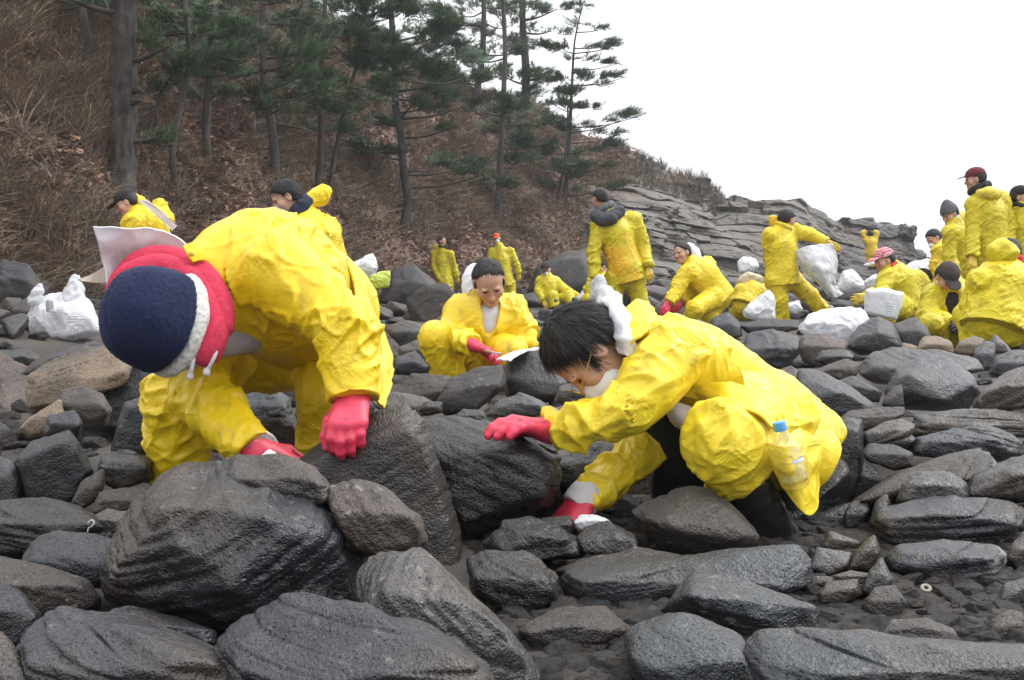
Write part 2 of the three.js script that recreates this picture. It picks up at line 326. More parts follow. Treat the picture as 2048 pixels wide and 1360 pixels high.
// ---------- ground: one sheet out to the horizon, a boulder beach in front ----------
function groundY(x, z) {
  let y = 0.02 + 0.05 * fbm(x * 0.35, 1.7, z * 0.35, 3);
  const right = sst(2, 9, x) * sst(-6, -11, z) * sst(-34, -20, z);
  y += 0.28 * right;                                           // a low crest of the beach on the right
  y += 0.3 * sst(-2.2, -5, x) * sst(-4, -8, z);               // the bank at the foot of the hill
  y -= 3.2 * sst(-46, -62, z) + 2.2 * sst(17, 30, x) * sst(-20, -34, z);   // down to the sea
  return y;
}
{
  const pos = [], idx = [], cols = [], nx = 200, nz = 260;
  for (let j = 0; j <= nz; j++) { const z = 4 - Math.pow(j / nz, 2.2) * 700; for (let i = 0; i <= nx; i++) {
    const u = i / nx * 2 - 1, x = (u * 0.25 + Math.pow(Math.abs(u), 3) * Math.sign(u)) * (12 - z * 0.9);
    const near = sst(-14, -2, z), y = groundY(x, z) + near * (0.018 * noise(x * 9, 3, z * 9) + 0.01 * noise(x * 23, 5, z * 23));
    pos.push(x, y, z);
    const k = 0.75 + 0.5 * fbm(x * 3, 9, z * 3), m = sst(-0.2, 0.4, fbm(x * 0.8, 4, z * 0.8));
    cols.push(lerp(0.045, 0.1, m) * k, lerp(0.039, 0.08, m) * k, lerp(0.035, 0.06, m) * k);
  } }
  for (let j = 0; j < nz; j++) for (let i = 0; i < nx; i++) { const a = j * (nx + 1) + i, b = a + 1, c = a + nx + 1, d = c + 1; idx.push(a, b, d, a, d, c); }
  tag(mesh('ground', geom(pos, idx, cols), M.earth), 'dark gravel and shingle lying between the beach boulders', null, null, 'structure');
  const w = new THREE.PlaneGeometry(1600, 900, 1, 1); w.rotateX(-Math.PI / 2); w.translate(0, -1.6, -470);
  tag(mesh('water', w, M.water), 'pale sea beyond the rocky headland', null, null, 'structure');
}
// ---------- hillside and cliff: columns of [photo x, foot distance, foot y, crest distance, crest y] ----------
const HILL = [[-900, 5, 690, 19, -900], [-300, 9, 640, 22, -420], [150, 11.2, 612, 25, -260], [450, 14.5, 606, 29, -90], [700, 20, 604, 33, 40], [900, 25, 600, 37, 150], [1050, 28, 590, 40, 212], [1200, 31, 588, 43, 288], [1300, 33, 588, 44, 328]];
const CLIFF = [[1120, 30.5, 592, 42, 300], [1210, 31, 592, 43, 300], [1300, 31.5, 592, 43, 328], [1360, 32.5, 592, 42.5, 346], [1400, 33, 592, 42, 366], [1440, 33.3, 590, 41.5, 392], [1500, 34, 590, 41, 408], [1600, 35.5, 588, 42, 404], [1625, 36, 588, 42, 420], [1690, 38, 585, 44, 446], [1745, 39, 582, 45, 440], [1785, 40, 578, 45.5, 452], [1815, 41, 572, 46, 492], [1840, 42, 568, 46, 512], [1856, 43, 566, 46, 545], [1875, 43.5, 566, 46, 566]];
function slope(T, px, v, bow) {
  let i = 0; while (i < T.length - 2 && px > T[i + 1][0]) i++;
  const a = T[i], b = T[i + 1], t = (px - a[0]) / (b[0] - a[0]), q = a.map((x, k) => lerp(x, b[k], T === HILL ? t * t * (3 - 2 * t) * 0.5 + t * 0.5 : t));
  const foot = P(px, q[2], q[1]), crest = P(px, q[4], q[3]);
  foot.y -= 0.35;
  if (v <= 1) { const p = foot.lerp(crest, v); p.y += bow * Math.sin(v * Math.PI) * (crest.y - foot.y); return p; }
  const p = crest.clone(), w = v - 1; p.z -= w * 22; p.y -= w * w * 16; return p;
}
function hillPoint(px, v) { const p = slope(HILL, px, v, 0.06), e = sst(0, 0.06, v); p.y += e * (0.7 * fbm(p.x * 0.3, p.y * 0.3, p.z * 0.3, 4) + 0.22 * Math.abs(noise(p.x * 1.1, p.y * 1.1, p.z * 1.1)) + 0.1 * noise(p.x * 2.7, p.y * 2, p.z * 2.7)); return p; }
function strata(px, v) {
  const p = slope(CLIFF, px, v, 0.1);
  const h = (p.y * 0.97 + p.x * 0.16 - p.z * 0.05) + 0.5 * noise(p.x * 0.22, p.y * 0.22, p.z * 0.22) + 0.12 * noise(p.x * 0.9, p.y * 0.9, p.z * 0.9);
  const q = h / 0.34 + 0.5 * noise(p.x * 0.9, 7, p.z * 0.9), i = Math.floor(q), f = q - i;
  const hash = (n) => { const s = Math.sin(n * 127.1) * 43758.5453; return s - Math.floor(s); };
  const bw = 0.5 + 1.1 * hash(i + 9), j = Math.floor((p.x + 0.25 * noise(p.x * 1.3, i, p.z)) / bw + hash(i) * 7), hb = hash(i * 13.7 + j * 5.3), big = noise(p.x * 0.28 + 5, h * 0.5, p.z * 0.28), mid = noise(p.x * 0.7, h * 1.1 + 4, p.z * 0.7);
  const e = sst(0, 0.1, v), ed = sst(0.5, 0.38, Math.abs(f - 0.5));
  const wk = 0.25 + 0.75 * sst(-0.25, 0.25, noise(p.x * 0.45 + 3, p.y * 0.6, p.z * 0.45)), out = e * (wk * (0.32 * hash(i) + 0.5 * hb * hb - 0.16 * (1 - ed)) + 0.8 * big + 0.55 * mid + 0.22 * fbm(p.x * 1.8, p.y * 2.4, p.z * 1.8) + 0.05 * noise(p.x * 4, h * 9, p.z * 4));
  p.x += out * 0.25; p.z += out * 0.85; p.y += out * 0.08 + e * 0.3 * (hb - 0.5) * sst(0.75, 1, v);
  return [p, hash(i + 40), h];
}
function patch(px0, px1, n, m, v1, f, c) {
  const pos = [], idx = [], cols = [];
  for (let j = 0; j <= m; j++) for (let i = 0; i <= n; i++) { const px = lerp(px0, px1, i / n), v = j / m * v1, r = f(px, v), p = r.isVector3 ? r : r[0]; pos.push(p.x, p.y, p.z); cols.push(...c(p, v, r, px)); }
  for (let j = 0; j < m; j++) for (let i = 0; i < n; i++) { const a = j * (n + 1) + i, b = a + 1, d = a + n + 1, e = d + 1; idx.push(a, b, e, a, e, d); }
  return geom(pos, idx, cols);
}
function facet(g) { const n = g.toNonIndexed(); n.computeVertexNormals(); return n; }
tag(mesh('hill', patch(-900, 1300, 420, 190, 1.5, hillPoint, (p) => {
  const a = fbm(p.x * 0.5, p.y * 0.5, p.z * 0.5), b = fbm(p.x * 2.5, p.y * 2.5, p.z * 2.5), k = 0.8 + 0.7 * b;
  const r = sst(0.12, 0.3, fbm(p.x * 0.7 + 9, p.y * 0.7, p.z * 0.7));
  return [lerp(0.21, 0.28, a + 0.5) * k, lerp(0.145, 0.195, a + 0.5) * k * (1 - 0.1 * r), lerp(0.12, 0.16, a + 0.5) * k * (1 - 0.1 * r)];
}), M.earth), 'steep brown hillside of dead grass and fallen leaves', null, null, 'structure');
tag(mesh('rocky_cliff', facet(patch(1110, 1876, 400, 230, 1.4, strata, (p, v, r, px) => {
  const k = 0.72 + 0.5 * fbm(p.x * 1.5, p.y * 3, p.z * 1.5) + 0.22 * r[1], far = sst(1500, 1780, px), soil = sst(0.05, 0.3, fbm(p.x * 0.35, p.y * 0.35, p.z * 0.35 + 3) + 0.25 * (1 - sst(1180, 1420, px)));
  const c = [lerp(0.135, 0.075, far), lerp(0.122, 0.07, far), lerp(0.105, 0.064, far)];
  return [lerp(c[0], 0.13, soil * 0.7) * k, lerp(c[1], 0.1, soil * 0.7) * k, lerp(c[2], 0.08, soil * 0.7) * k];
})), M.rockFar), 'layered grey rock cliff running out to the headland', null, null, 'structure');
function onHill(px, py) { for (let v = 0; v < 1.1; v += 0.004) { const p = hillPoint(px, v); if (project(p)[1] <= py) return p; } return hillPoint(px, 1); }
function onCliff(px, py) { for (let v = 0; v < 1.1; v += 0.004) { const p = strata(px, v)[0]; if (project(p)[1] <= py) return p; } return strata(px, 1)[0]; }
// ---------- pines ----------
const SPRAY = (() => {                        // one shoot: needles round a twig, pointing outward and up
  const pos = [], idx = [], r = rng(31);
  for (let i = 0; i < 34; i++) {
    const t = r(), a = r() * 6.283, up = 0.25 + 0.7 * r(), bx = t * 0.26 - 0.06, l = 0.11 + 0.08 * r(), w = 0.0062;
    const d = V(0.55 + 0.5 * t, up * Math.abs(Math.cos(a)) + 0.1, Math.sin(a)).normalize().multiplyScalar(l), s = V(-d.z, 0.2 * d.y, d.x).normalize().multiplyScalar(w), k = pos.length / 3;
    pos.push(bx - s.x, -s.y, -s.z, bx + s.x, s.y, s.z, bx + d.x, d.y, d.z); idx.push(k, k + 1, k + 2);
  }
  return geom(pos, idx);
})();
function bark(p, tone) { const k = 0.75 + 1.3 * fbm(p[0] * 14, p[1] * 3, p[2] * 14), g = sst(0.1, 0.35, noise(p[0] * 3, p[1] * 1.2, p[2] * 3)) * 0.4; return [lerp(0.06, 0.11, g) * k * tone, lerp(0.05, 0.1, g) * k * tone, lerp(0.044, 0.088, g) * k * tone]; }
function barkTube(pts, r0, r1, seg, rings, tone, rough) {
  const g = outward(tube(pts, r0, r1, seg, rings));
  bend(g, (x, y, z) => rough * r0 * (0.5 * noise(x * 14, y * 3.5, z * 14) + 0.6 * (Math.abs(noise(x * 26, y * 5, z * 26)) - 0.3)));
  return paint(g, (x, y, z) => bark([x, y, z], tone));
}
// trunk: 'px,py px,py ...' upwards from the foot; wpx: foot width in photo pixels; pads: 'px,py,rx,ry ...' foliage masses
function pine(label, trunk, wpx, pads, { seed = 1, depth, tone = 1, dense = 1, tint = 1, taper = 0.55, bare = '' } = {}) {
  const r = rng(seed * 977 + 13), T = trunk.split(' ').map((s) => s.split(',').map(Number)), foot = depth ? P(T[0][0], T[0][1], depth) : onHill(T[0][0], T[0][1]), d = project(foot)[2];
  const pts = T.map(([x, y], i) => P(x, y, d + (i ? (r() - 0.5) * 0.25 : 0))); pts.unshift(pts[0].clone().add(V(0, -0.4, 0)));
  const w = wpx / FOCAL * d / 2, tree = base('pine_tree', foot, label, 'tree');
  mesh('trunk', barkTube(pts, w * 1.06, w * taper, d < 16 && wpx > 30 ? 40 : 12, d < 16 && wpx > 30 ? 160 : 44, tone, d < 16 && wpx > 30 ? 0.34 : 0.2), M.bark, tree);
  const curve = new THREE.CatmullRomCurve3(pts), limbs = [], mats = [], cols = [];
  const limb = (a, b, w0, sag = 0.05) => { const m = a.clone().lerp(b, 0.5); m.y -= a.distanceTo(b) * sag; m.x += (r() - 0.5) * 0.1; limbs.push(barkTube([a, m, b], w0, w0 * 0.35, 6, 10, tone, 0.1)); };
  for (const s of bare.split(' ').filter(Boolean)) { const q = s.split('>').map((u) => u.split(',').map(Number)); const L = q.map(([x, y], i) => P(x, y, d - 0.4 * i * (r() - 0.2))); limbs.push(barkTube(L.length < 3 ? [L[0], L[0].clone().lerp(L[1], 0.5).add(V(0, 0.03, 0)), L[1]] : L, Math.max(0.012, w * 0.28), 0.008, 6, 16, tone * 1.1, 0.1)); }
  for (const s of pads.split(' ').filter(Boolean)) {
    const [px, py, rx, ry] = s.split(',').map(Number), dz = (r() - 0.5) * Math.min(2.6, rx / FOCAL * d * 2.2), c = P(px, py, d + dz), X = rx / FOCAL * d, Y = Math.max(0.1, ry / FOCAL * d), Z = Math.max(0.3, Math.min(X, 1.5) * 0.85);
    let t = 0.5, bd = 1e9; for (let i = 0; i <= 40; i++) { const q = curve.getPointAt(i / 40), e = Math.abs(q.y - (c.y - 0.25 * Math.abs(q.x - c.x))); if (e < bd) { bd = e; t = i / 40; } }
    const from = curve.getPointAt(t); if (from.distanceTo(c) > 0.15) limb(from, c.clone().add(V((c.x - from.x) * 0.25, 0, (c.z - from.z) * 0.2)), Math.max(0.012, Math.min(w * 0.3, 0.05)));
    const subs = Math.max(3, Math.round(X * Y * 16)), n = Math.round(Math.max(24, Math.min(800, X * Z * 112 + X * Y * 130)) * dense);
    const clump = Array.from({ length: subs }, () => { const a = r() * 6.283, q = Math.sqrt(r()); return [c.x + Math.cos(a) * q * X, c.y + (r() * 2 - 1) * Y * (1 - q * 0.4), c.z + Math.sin(a) * q * Z, 0.6 + 0.8 * r()]; });
    for (let i = 0; i < n; i++) {
      const k = clump[Math.floor(r() * subs)], g = () => (r() + r() + r() - 1.5) * 0.66, sp = Math.min(0.34, X * 0.42);
      const x = k[0] + g() * sp * 1.45, y = k[1] + g() * Math.min(Y * 0.85, 0.3), z = k[2] + g() * sp * 1.45;
      const away = Math.atan2(-(z - from.z), x - from.x) + (r() - 0.5) * 1.6, S = (0.72 + 0.5 * r()) * (d > 24 ? 1.15 : 1);
      mats.push(new THREE.Matrix4().compose(V(x - foot.x, y - foot.y, z - foot.z), new THREE.Quaternion().setFromEuler(new THREE.Euler((r() - 0.5) * 1.1, away, (r() - 0.28) * 1.1, 'YXZ')), V(S, S, S)));
      const b = (0.65 + 0.6 * r()) * k[3] * tint, y2 = r() < 0.06 ? 1 : 0;
      cols.push(col((0.055 + 0.07 * y2) * b, (0.105 + 0.01 * y2) * b, 0.05 * b));
    }
  }
  for (const g of limbs) mesh('branch', g, M.bark, tree);
  const crown = onto(new THREE.InstancedMesh(SPRAY, M.needle, mats.length)); crown.name = 'crown'; crown.userData.kind = 'stuff';
  mats.forEach((m, i) => { crown.setMatrixAt(i, m); crown.setColorAt(i, cols[i]); }); tree.add(crown);
  return tree;
}
pine('thickest pine trunk, straight and grey, rising behind the stooping worker in the dark cap', '247,405 243,300 248,150 246,0 244,-160', 52, '300,275,26,14 320,92,40,22 130,-14,90,16 300,-20,70,20', { seed: 1, taper: 0.8, tone: 0.8, bare: '268,182>290,186 268,205>292,206' });
pine('dark leaning pine trunk highest on the bare slope, top left of the thickest trunk', '190,168 182,110 170,50 160,-60', 20, '110,6,90,9 150,-20,80,18', { seed: 2, tone: 0.6 });
pine('slender pine with an S-shaped trunk standing between two straighter trunks', '366,418 352,380 345,320 350,260 366,190 378,110 372,30 366,-80', 15, '375,150,45,14 350,60,50,30 400,40,40,36 350,160,26,9 350,-10,70,26 378,125,22,10 330,20,50,26 390,85,44,20 300,60,36,16 420,110,40,14 340,-20,60,24', { seed: 3 });
pine('thinnest bowed sapling beside the S-shaped pine trunk', '332,350 322,300 314,250 320,190 345,150 392,112', 9, '326,165,12,6', { seed: 4, tone: 0.7 });
pine('straight pine trunk with a foot high on the slope, right of the S-shaped one', '417,345 412,260 420,130 428,0 430,-90', 19, '430,70,60,36 425,188,46,10 395,60,36,40 450,20,60,30 440,120,40,14 470,75,50,26 400,15,50,26 445,150,36,12 480,120,40,16 410,100,34,14', { seed: 5, tone: 0.8 });
pine('pine with a kinked trunk above the dark-haired head of the worker in a navy collar', '551,385 550,320 541,235 528,170 526,60 518,-60', 20, '555,45,85,34 545,160,70,18 620,182,66,14 500,182,34,7 480,10,60,28 600,105,70,24 470,-10,60,20 590,150,50,16 545,100,60,20 510,55,54,26 600,40,60,26 630,85,50,22 490,140,36,12 580,-10,80,24 560,215,44,12 515,215,30,8', { seed: 6, bare: '552,250>600,256>640,268' });
pine('pine with a short bare foot seen just left of the yellow hood', '634,400 642,280 640,180 648,60 652,-60', 14, '655,60,80,42 660,150,72,22 640,225,40,18 690,20,70,36 610,205,50,14 670,110,70,22 640,260,30,10 720,60,50,26 610,60,54,24 640,-10,70,26 700,100,54,20 620,140,50,18 680,190,44,14', { seed: 7, tone: 0.85 });
pine('thin pale trunk leaning right behind the yellow hood', '655,410 676,280 694,200 720,100 735,-40', 11, '735,40,60,40 745,128,70,26 700,232,40,14 770,10,70,34 720,180,60,18 690,80,50,24 700,260,22,8 760,90,56,24 780,150,50,16 800,20,60,26 660,215,36,10 740,200,40,12 770,-20,70,24', { seed: 8, bare: '655,355>690,340' });
pine('dark crooked pine with a forking limb rooted above the man with the dark scarf', '805,470 815,400 806,330 802,270 792,215 790,130 782,20 778,-60', 19, '790,90,74,30 765,188,60,14 800,295,56,14 745,298,36,10 880,258,24,8 915,330,74,18 945,345,40,10 850,195,80,17 850,60,64,30 760,30,86,36 825,140,80,24 720,290,30,8 870,110,60,20 700,60,50,20 800,245,40,10 740,70,60,24 830,100,56,20 880,60,50,20 900,150,60,18 760,240,40,10 840,215,50,12 730,130,56,18 910,210,44,10 800,-20,80,22', { seed: 9, tone: 0.75, bare: '803,235>835,200>872,172 660,85>720,130>800,160>880,168>960,145 810,345>840,342>872,348' });
pine('pine on the skyline whose trunk leaves the ridge beside a gap of white sky', '945,218 958,160 966,90 968,-50', 15, '960,86,90,20 905,105,66,20 1000,55,66,22 920,158,70,14 1000,14,66,22 930,30,60,20 880,70,50,18 860,20,60,16 985,130,50,14 900,40,60,22 940,120,56,16 1030,100,44,12 880,140,50,14 960,0,70,20 910,185,44,9', { seed: 11, dense: 0.6 });
pine('tall dark pine standing on the ridge beside the slender conifer', '1048,235 1052,150 1046,60 1044,-60', 19, '1065,95,62,15 1085,146,64,17 1040,30,52,20 1092,60,42,15 1040,190,50,14 1100,20,40,14 1075,180,56,13 1010,150,44,14 1015,90,44,16 1070,0,60,16', { seed: 12, tone: 0.8, dense: 0.7 });
pine('pine standing lower on the slope behind the crouching man with the white hood', '994,452 1000,330 1006,210 1010,90 1002,-40', 14, '1000,255,54,20 1045,245,60,22 1055,325,64,18 1010,205,54,18 1040,285,50,16 960,120,50,16 980,225,40,14 1075,285,44,14 1025,360,50,14', { seed: 13 });
pine('slender conifer with long level boughs standing out against the white sky', '1130,412 1138,300 1143,190 1150,80 1164,14', 10, '1164,18,9,8 1170,48,26,8 1206,52,16,6 1188,92,50,8 1228,84,14,5 1165,112,34,9 1128,95,40,9 1215,128,34,6 1130,158,50,8 1200,160,46,7 1235,152,16,5 1150,190,40,8 1180,212,36,9 1232,236,46,7 1262,226,18,5 1120,215,44,8 1222,268,36,7 1150,262,50,10 1190,290,60,9 1092,302,60,14 1150,338,64,14 1195,330,52,10 1120,428,34,9 1062,378,44,11 1205,372,44,7 1105,250,44,9 1130,375,50,10 1080,420,36,9', { seed: 14, dense: 0.85, taper: 0.25 });
pine('thin dark stem leaning beside the slender conifer with long boughs', '1112,412 1124,350 1134,280 1136,200', 6, '1130,240,30,8 1124,310,30,9', { seed: 15, tone: 0.7 });
pine('broad dark trunk far up the wooded slope, mostly hidden by needles', '362,150 366,70 366,-60', 22, '360,20,60,30 420,0,60,26', { seed: 16, tone: 0.6 });
// ---------- dead grass, fallen leaves and brush on the hillside ----------
{
  const TUFT = (seed, n, tall, spread) => { const pos = [], idx = [], r = rng(seed);
    for (let i = 0; i < n; i++) { const a = r() * 6.283, h = tall * (0.5 + 0.6 * r()), w = 0.006 + 0.004 * r(), l = spread * (0.3 + r()), bx = (r() - 0.5) * 0.16, bz = (r() - 0.5) * 0.16, c = Math.cos(a), s = Math.sin(a);
      for (let q = 0; q <= 3; q++) { const t = q / 3, e = w * (1 - t * 0.85), o = l * t * t, y = h * (t - 0.35 * t * t * (0.4 + l)); pos.push(bx + c * o - s * e, y, bz + s * o + c * e, bx + c * o + s * e, y, bz + s * o - c * e); }
      const k = pos.length / 3 - 8; for (let q = 0; q < 3; q++) idx.push(k + q * 2, k + q * 2 + 1, k + q * 2 + 3, k + q * 2, k + q * 2 + 3, k + q * 2 + 2); }
    return geom(pos, idx); };
  const put = (name, geo, n, seed, pick, scale, colour, label) => {

    const r = rng(seed), im = onto(new THREE.InstancedMesh(geo, M.straw, n)); im.name = name; let i = 0, tries = 0;
    while (i < n && tries++ < n * 8) { const q = pick(r); if (!q) continue; const s = scale(r, q);
      im.setMatrixAt(i, new THREE.Matrix4().compose(q, new THREE.Quaternion().setFromEuler(new THREE.Euler((r() - 0.5) * 0.7, r() * 6.283, (r() - 0.5) * 0.7)), V(s, s * (0.7 + 0.5 * r()), s))); im.setColorAt(i, colour(r, q)); i++; }
    im.count = i; scene.add(im); tag(im, label, null, null, 'stuff'); };
  const spot = (r, lo, hi) => { const px = lerp(lo, hi, r()), v = 0.02 + 0.98 * Math.pow(r(), 1.25); return [px, v, hillPoint(px, v)]; };
  const straw = (r, k = 1) => { const b = (0.55 + 0.7 * r()) * k, m = r(); return col(lerp(0.155, 0.3, m) * b, lerp(0.118, 0.235, m) * b, lerp(0.095, 0.16, m) * b); };
  put('dead_grass', TUFT(3, 14, 0.2, 0.36), 23000, 41, (r) => { const [px, v, p] = spot(r, -120, 1260); return fbm(p.x * 0.6, p.y * 0.6, p.z * 0.6) + 0.16 + (px < 330 ? 0.15 : 0) < r() * 0.5 - 0.1 || (px > 760 && v < 0.05) ? null : p; }, (r, q) => (0.55 + 0.7 * r()) * (q.z < -20 ? 1.3 : 1), (r) => straw(r, 1.25), 'dry brown grass matted over the hillside');
  put('tall_reed_grass', TUFT(8, 10, 0.6, 0.6), 1500, 42, (r) => { const px = -60 + 420 * r() * (0.5 + 0.5 * r()), v = 0.02 + 0.42 * r(), p = hillPoint(px, v); return fbm(p.x * 0.9, p.y * 0.9, p.z * 0.9) < -0.06 ? null : p; }, (r) => 0.6 + 0.5 * r(), (r) => straw(r, 1.1), 'pale tall dry reeds at the foot of the hillside');
  put('brushwood', (() => { const g = [], r = rng(6); for (let i = 0; i < 9; i++) { const a = r() * 6.283, e = 0.4 + 0.5 * r(), b = V(Math.cos(a) * e, 0.4 + 0.6 * r(), Math.sin(a) * e); g.push(tube([V(0, 0, 0), b.clone().multiplyScalar(0.5).add(V(0.06 * r(), 0.08, 0)), b], 0.011, 0.004, 3, 4)); } return mergeGeometries(g); })(), 700, 43, (r) => { const [px, v, p] = spot(r, -100, 1290); return px > 760 && v < 0.12 ? null : p; }, (r) => 0.3 + 0.5 * r(), (r) => { const b = 0.6 + 0.8 * r(); return col(0.13 * b, 0.1 * b, 0.085 * b); }, 'bare grey twigs of dead brush on the hillside');
  const leaf = geom([-0.06, 0, 0, 0, 0.02, -0.036, 0.06, 0.03, 0, 0, 0.02, 0.036], [0, 2, 1, 0, 3, 2]);
  put('fallen_leaves', leaf, 60000, 44, (r) => { const p = spot(r, -100, 1280)[2]; p.y += 0.03 + 0.12 * r(); return p; }, (r) => 0.8 + 0.8 * r(), (r) => { const b = 0.65 + 0.9 * r(), m = r(); return col(lerp(0.17, 0.32, m) * b, lerp(0.095, 0.19, m) * b, lerp(0.07, 0.135, m) * b); }, 'fallen brown leaves scattered over the hillside');
  const shrub = put;
  shrub('dead_shrub', TUFT(12, 16, 0.5, 0.3), 420, 45, (r) => { const px = 1180 + 260 * r(), v = 0.72 + 0.3 * r(); return strata(px, v)[0]; }, (r) => 0.6 + 0.7 * r(), (r) => straw(r, 0.7), 'dry shrubs along the crest of the cliff');
}
// ---------- boulders ----------
const SPHERE = {};
function sphere(detail) { return SPHERE[detail] ??= (() => { const g = new THREE.IcosahedronGeometry(1, detail); g.deleteAttribute('normal'); g.deleteAttribute('uv'); const m = mergeVertices(g, 1e-5); return [m.attributes.position.array, m.index.array]; })(); }
const TONE = {   // base colours: body, second colour, speck
  dark: [[0.037, 0.0405, 0.049], [0.085, 0.066, 0.053], [0.17, 0.15, 0.13]],
  black: [[0.019, 0.02, 0.0235], [0.036, 0.03, 0.028], [0.09, 0.08, 0.07]],
  blue: [[0.058, 0.067, 0.078], [0.08, 0.076, 0.07], [0.24, 0.22, 0.2]],
  grey: [[0.074, 0.075, 0.08], [0.12, 0.094, 0.075], [0.25, 0.22, 0.19]],
  brown: [[0.085, 0.066, 0.054], [0.06, 0.053, 0.05], [0.26, 0.22, 0.18]],
  pink: [[0.13, 0.098, 0.084], [0.082, 0.07, 0.066], [0.3, 0.25, 0.21]],
  tan: [[0.33, 0.245, 0.16], [0.19, 0.145, 0.1], [0.42, 0.35, 0.25]],
};
// a boulder from the hull of points: rounded edges, foliation grooves, pits and specks
function rockShape(pts, { tone = 'dark', seed = 1, px = 100, angle = null, sharp = 22, rough = 1, layer = 1, speck = 1, vein = 0 } = {}) {
  const r = rng(seed * 7919 + 3), c = V(0, 0, 0); pts.forEach((p) => c.add(p)); c.divideScalar(pts.length);
  const hull = new ConvexHull().setFromPoints(pts.map((p) => p.clone().sub(c))), planes = [];
  let f0 = 0;
  for (const f of hull.faces) { const n = f.normal, d = f.constant; if (d < 1e-4) continue; if (planes.some((q) => q[0] * n.x + q[1] * n.y + q[2] * n.z > 0.995 && Math.abs(q[3] - d) < 0.06 * d)) continue; planes.push([n.x, n.y, n.z, d]); f0 = Math.max(f0, d); }
  // chipped corners: flat breaks across the hull's far points
  for (let m = 0, n = sharp >= 30 ? 9 : 6; m < n; m++) { const v = V(r() - 0.5, (r() - 0.5) * 0.8, r() - 0.5).normalize(); let h = 0; pts.forEach((p) => { h = Math.max(h, p.clone().sub(c).dot(v)); }); planes.push([v.x, v.y, v.z, h * (0.84 + 0.13 * r())]); }
  let S = 0; pts.forEach((p) => { S += p.distanceTo(c); }); S /= pts.length;
  const detail = Math.round(clamp(px / 9, 5, 62)), [sp, si] = sphere(detail), n = sp.length / 3, pos = new Float32Array(n * 3), cols = new Float32Array(n * 3), e = sharp >= 20 ? 6 : 5;
  const a = angle === null ? (r() - 0.5) * 0.9 : angle, ln = V(-Math.sin(a), Math.cos(a), 0.35 * (r() - 0.3)).normalize(), ox = r() * 50, oy = r() * 50, oz = r() * 50, q = 1 / S;
  const up = ln.clone().cross(V(0.3, 0.1, 1)).normalize(), th = up.clone().cross(ln);
  const T = TONE[tone], amp = Math.min(0.055, 0.075 * S) * rough, lay = Math.min(0.011, 0.03 * S) * layer, fine = px > 130;
  const bright = 0.85 + 0.3 * r();
  for (let i = 0; i < n; i++) {
    const ux = sp[i * 3], uy = sp[i * 3 + 1], uz = sp[i * 3 + 2]; let s = 0;
    for (const p of planes) { const k = (ux * p[0] + uy * p[1] + uz * p[2]) / p[3]; if (k > 0) { let w = k * S; for (let m = 0; m < e; m++) w *= w; s += w; } }
    let rad = S * Math.pow(s, -1 / (1 << e)) * 1.055;
    let x = ux * rad, y = uy * rad, z = uz * rad;
    const nx = x + ox, ny = y + oy, nz = z + oz;
    const big = fbm(nx * 1.5 * q * 0.7, ny * 1.5 * q * 0.7, nz * 1.5 * q * 0.7, 3);
    const warp = 0.12 * S * noise(nx * 2.2, ny * 2.2, nz * 2.2);
    const L = x * ln.x + y * ln.y + z * ln.z + warp, U = x * up.x + y * up.y + z * up.z, W = x * th.x + y * th.y + z * th.z;
    const lf = 9 / Math.max(0.22, S), g1 = noise(L * lf * 2.1 + ox, U * 2.6 + oy, W * 2.6), g2 = fine ? noise(L * 52 + ox, U * 7 + oy, W * 7) : 0;
    let crack = 0; const cn = noise(L * lf * 0.8 + oz, U * 1.6 + ox, W * 1.6 + 3); if (Math.abs(cn) < 0.05) crack = (1 - Math.abs(cn) / 0.05) * sst(-0.1, 0.3, noise(nx * 3, ny * 3, nz * 3 + 9));
    const m1 = fine ? fbm(nx * 16, ny * 16, nz * 16, 3) : 0;
    const fc = 0.28 - Math.abs(noise(nx * 1.9 * q, ny * 1.9 * q + 4, nz * 1.9 * q)) + 0.5 * (0.28 - Math.abs(noise(nx * 4.1 * q + 9, ny * 4.1 * q, nz * 4.1 * q)));
    let d = amp * 0.75 * fc + amp * big * 0.75 + lay * (g1 * 0.9 - Math.max(0, g1 - 0.25) * 0.9) + lay * 0.45 * g2 - lay * 1.5 * crack + (fine ? 0.004 * rough * m1 : 0);
    rad += d; x = ux * rad; y = uy * rad; z = uz * rad;
    pos[i * 3] = x + c.x; pos[i * 3 + 1] = y + c.y; pos[i * 3 + 2] = z + c.z;
    const mix = sst(-0.12, 0.26, fbm(nx * 2.4 + 20, ny * 2.4, nz * 2.4, 3)), tn = (0.78 + 0.45 * fbm(nx * 7, ny * 7, nz * 7 + 5, 3) + 0.18 * g1) * bright;
    const spn = noise(nx * 46, ny * 46, nz * 46) + 0.5 * noise(nx * 90, ny * 90, nz * 90), pat = noise(nx * 3.1 + 7, ny * 3.1, nz * 3.1);
    const sk = speck * sst(0.62, 0.86, spn + 0.34 * pat) * 0.7;
    let vn = 0; if (vein) vn = sst(0.018, 0.009, Math.abs(U - vein * S + 0.03 * noise(nx * 4, ny * 4, nz * 4)));
    for (let k = 0; k < 3; k++) cols[i * 3 + k] = lerp(lerp(lerp(T[0][k], T[1][k], mix) * tn, T[2][k], sk), 0.42, vn * 0.8);
  }
  const idx = new Uint32Array(si); return boxUV(outward(geom(pos, idx, cols)), 2.2);
}
const ROCKS = [];   // [outline, distance] of every traced rock, so that the fill keeps clear of them
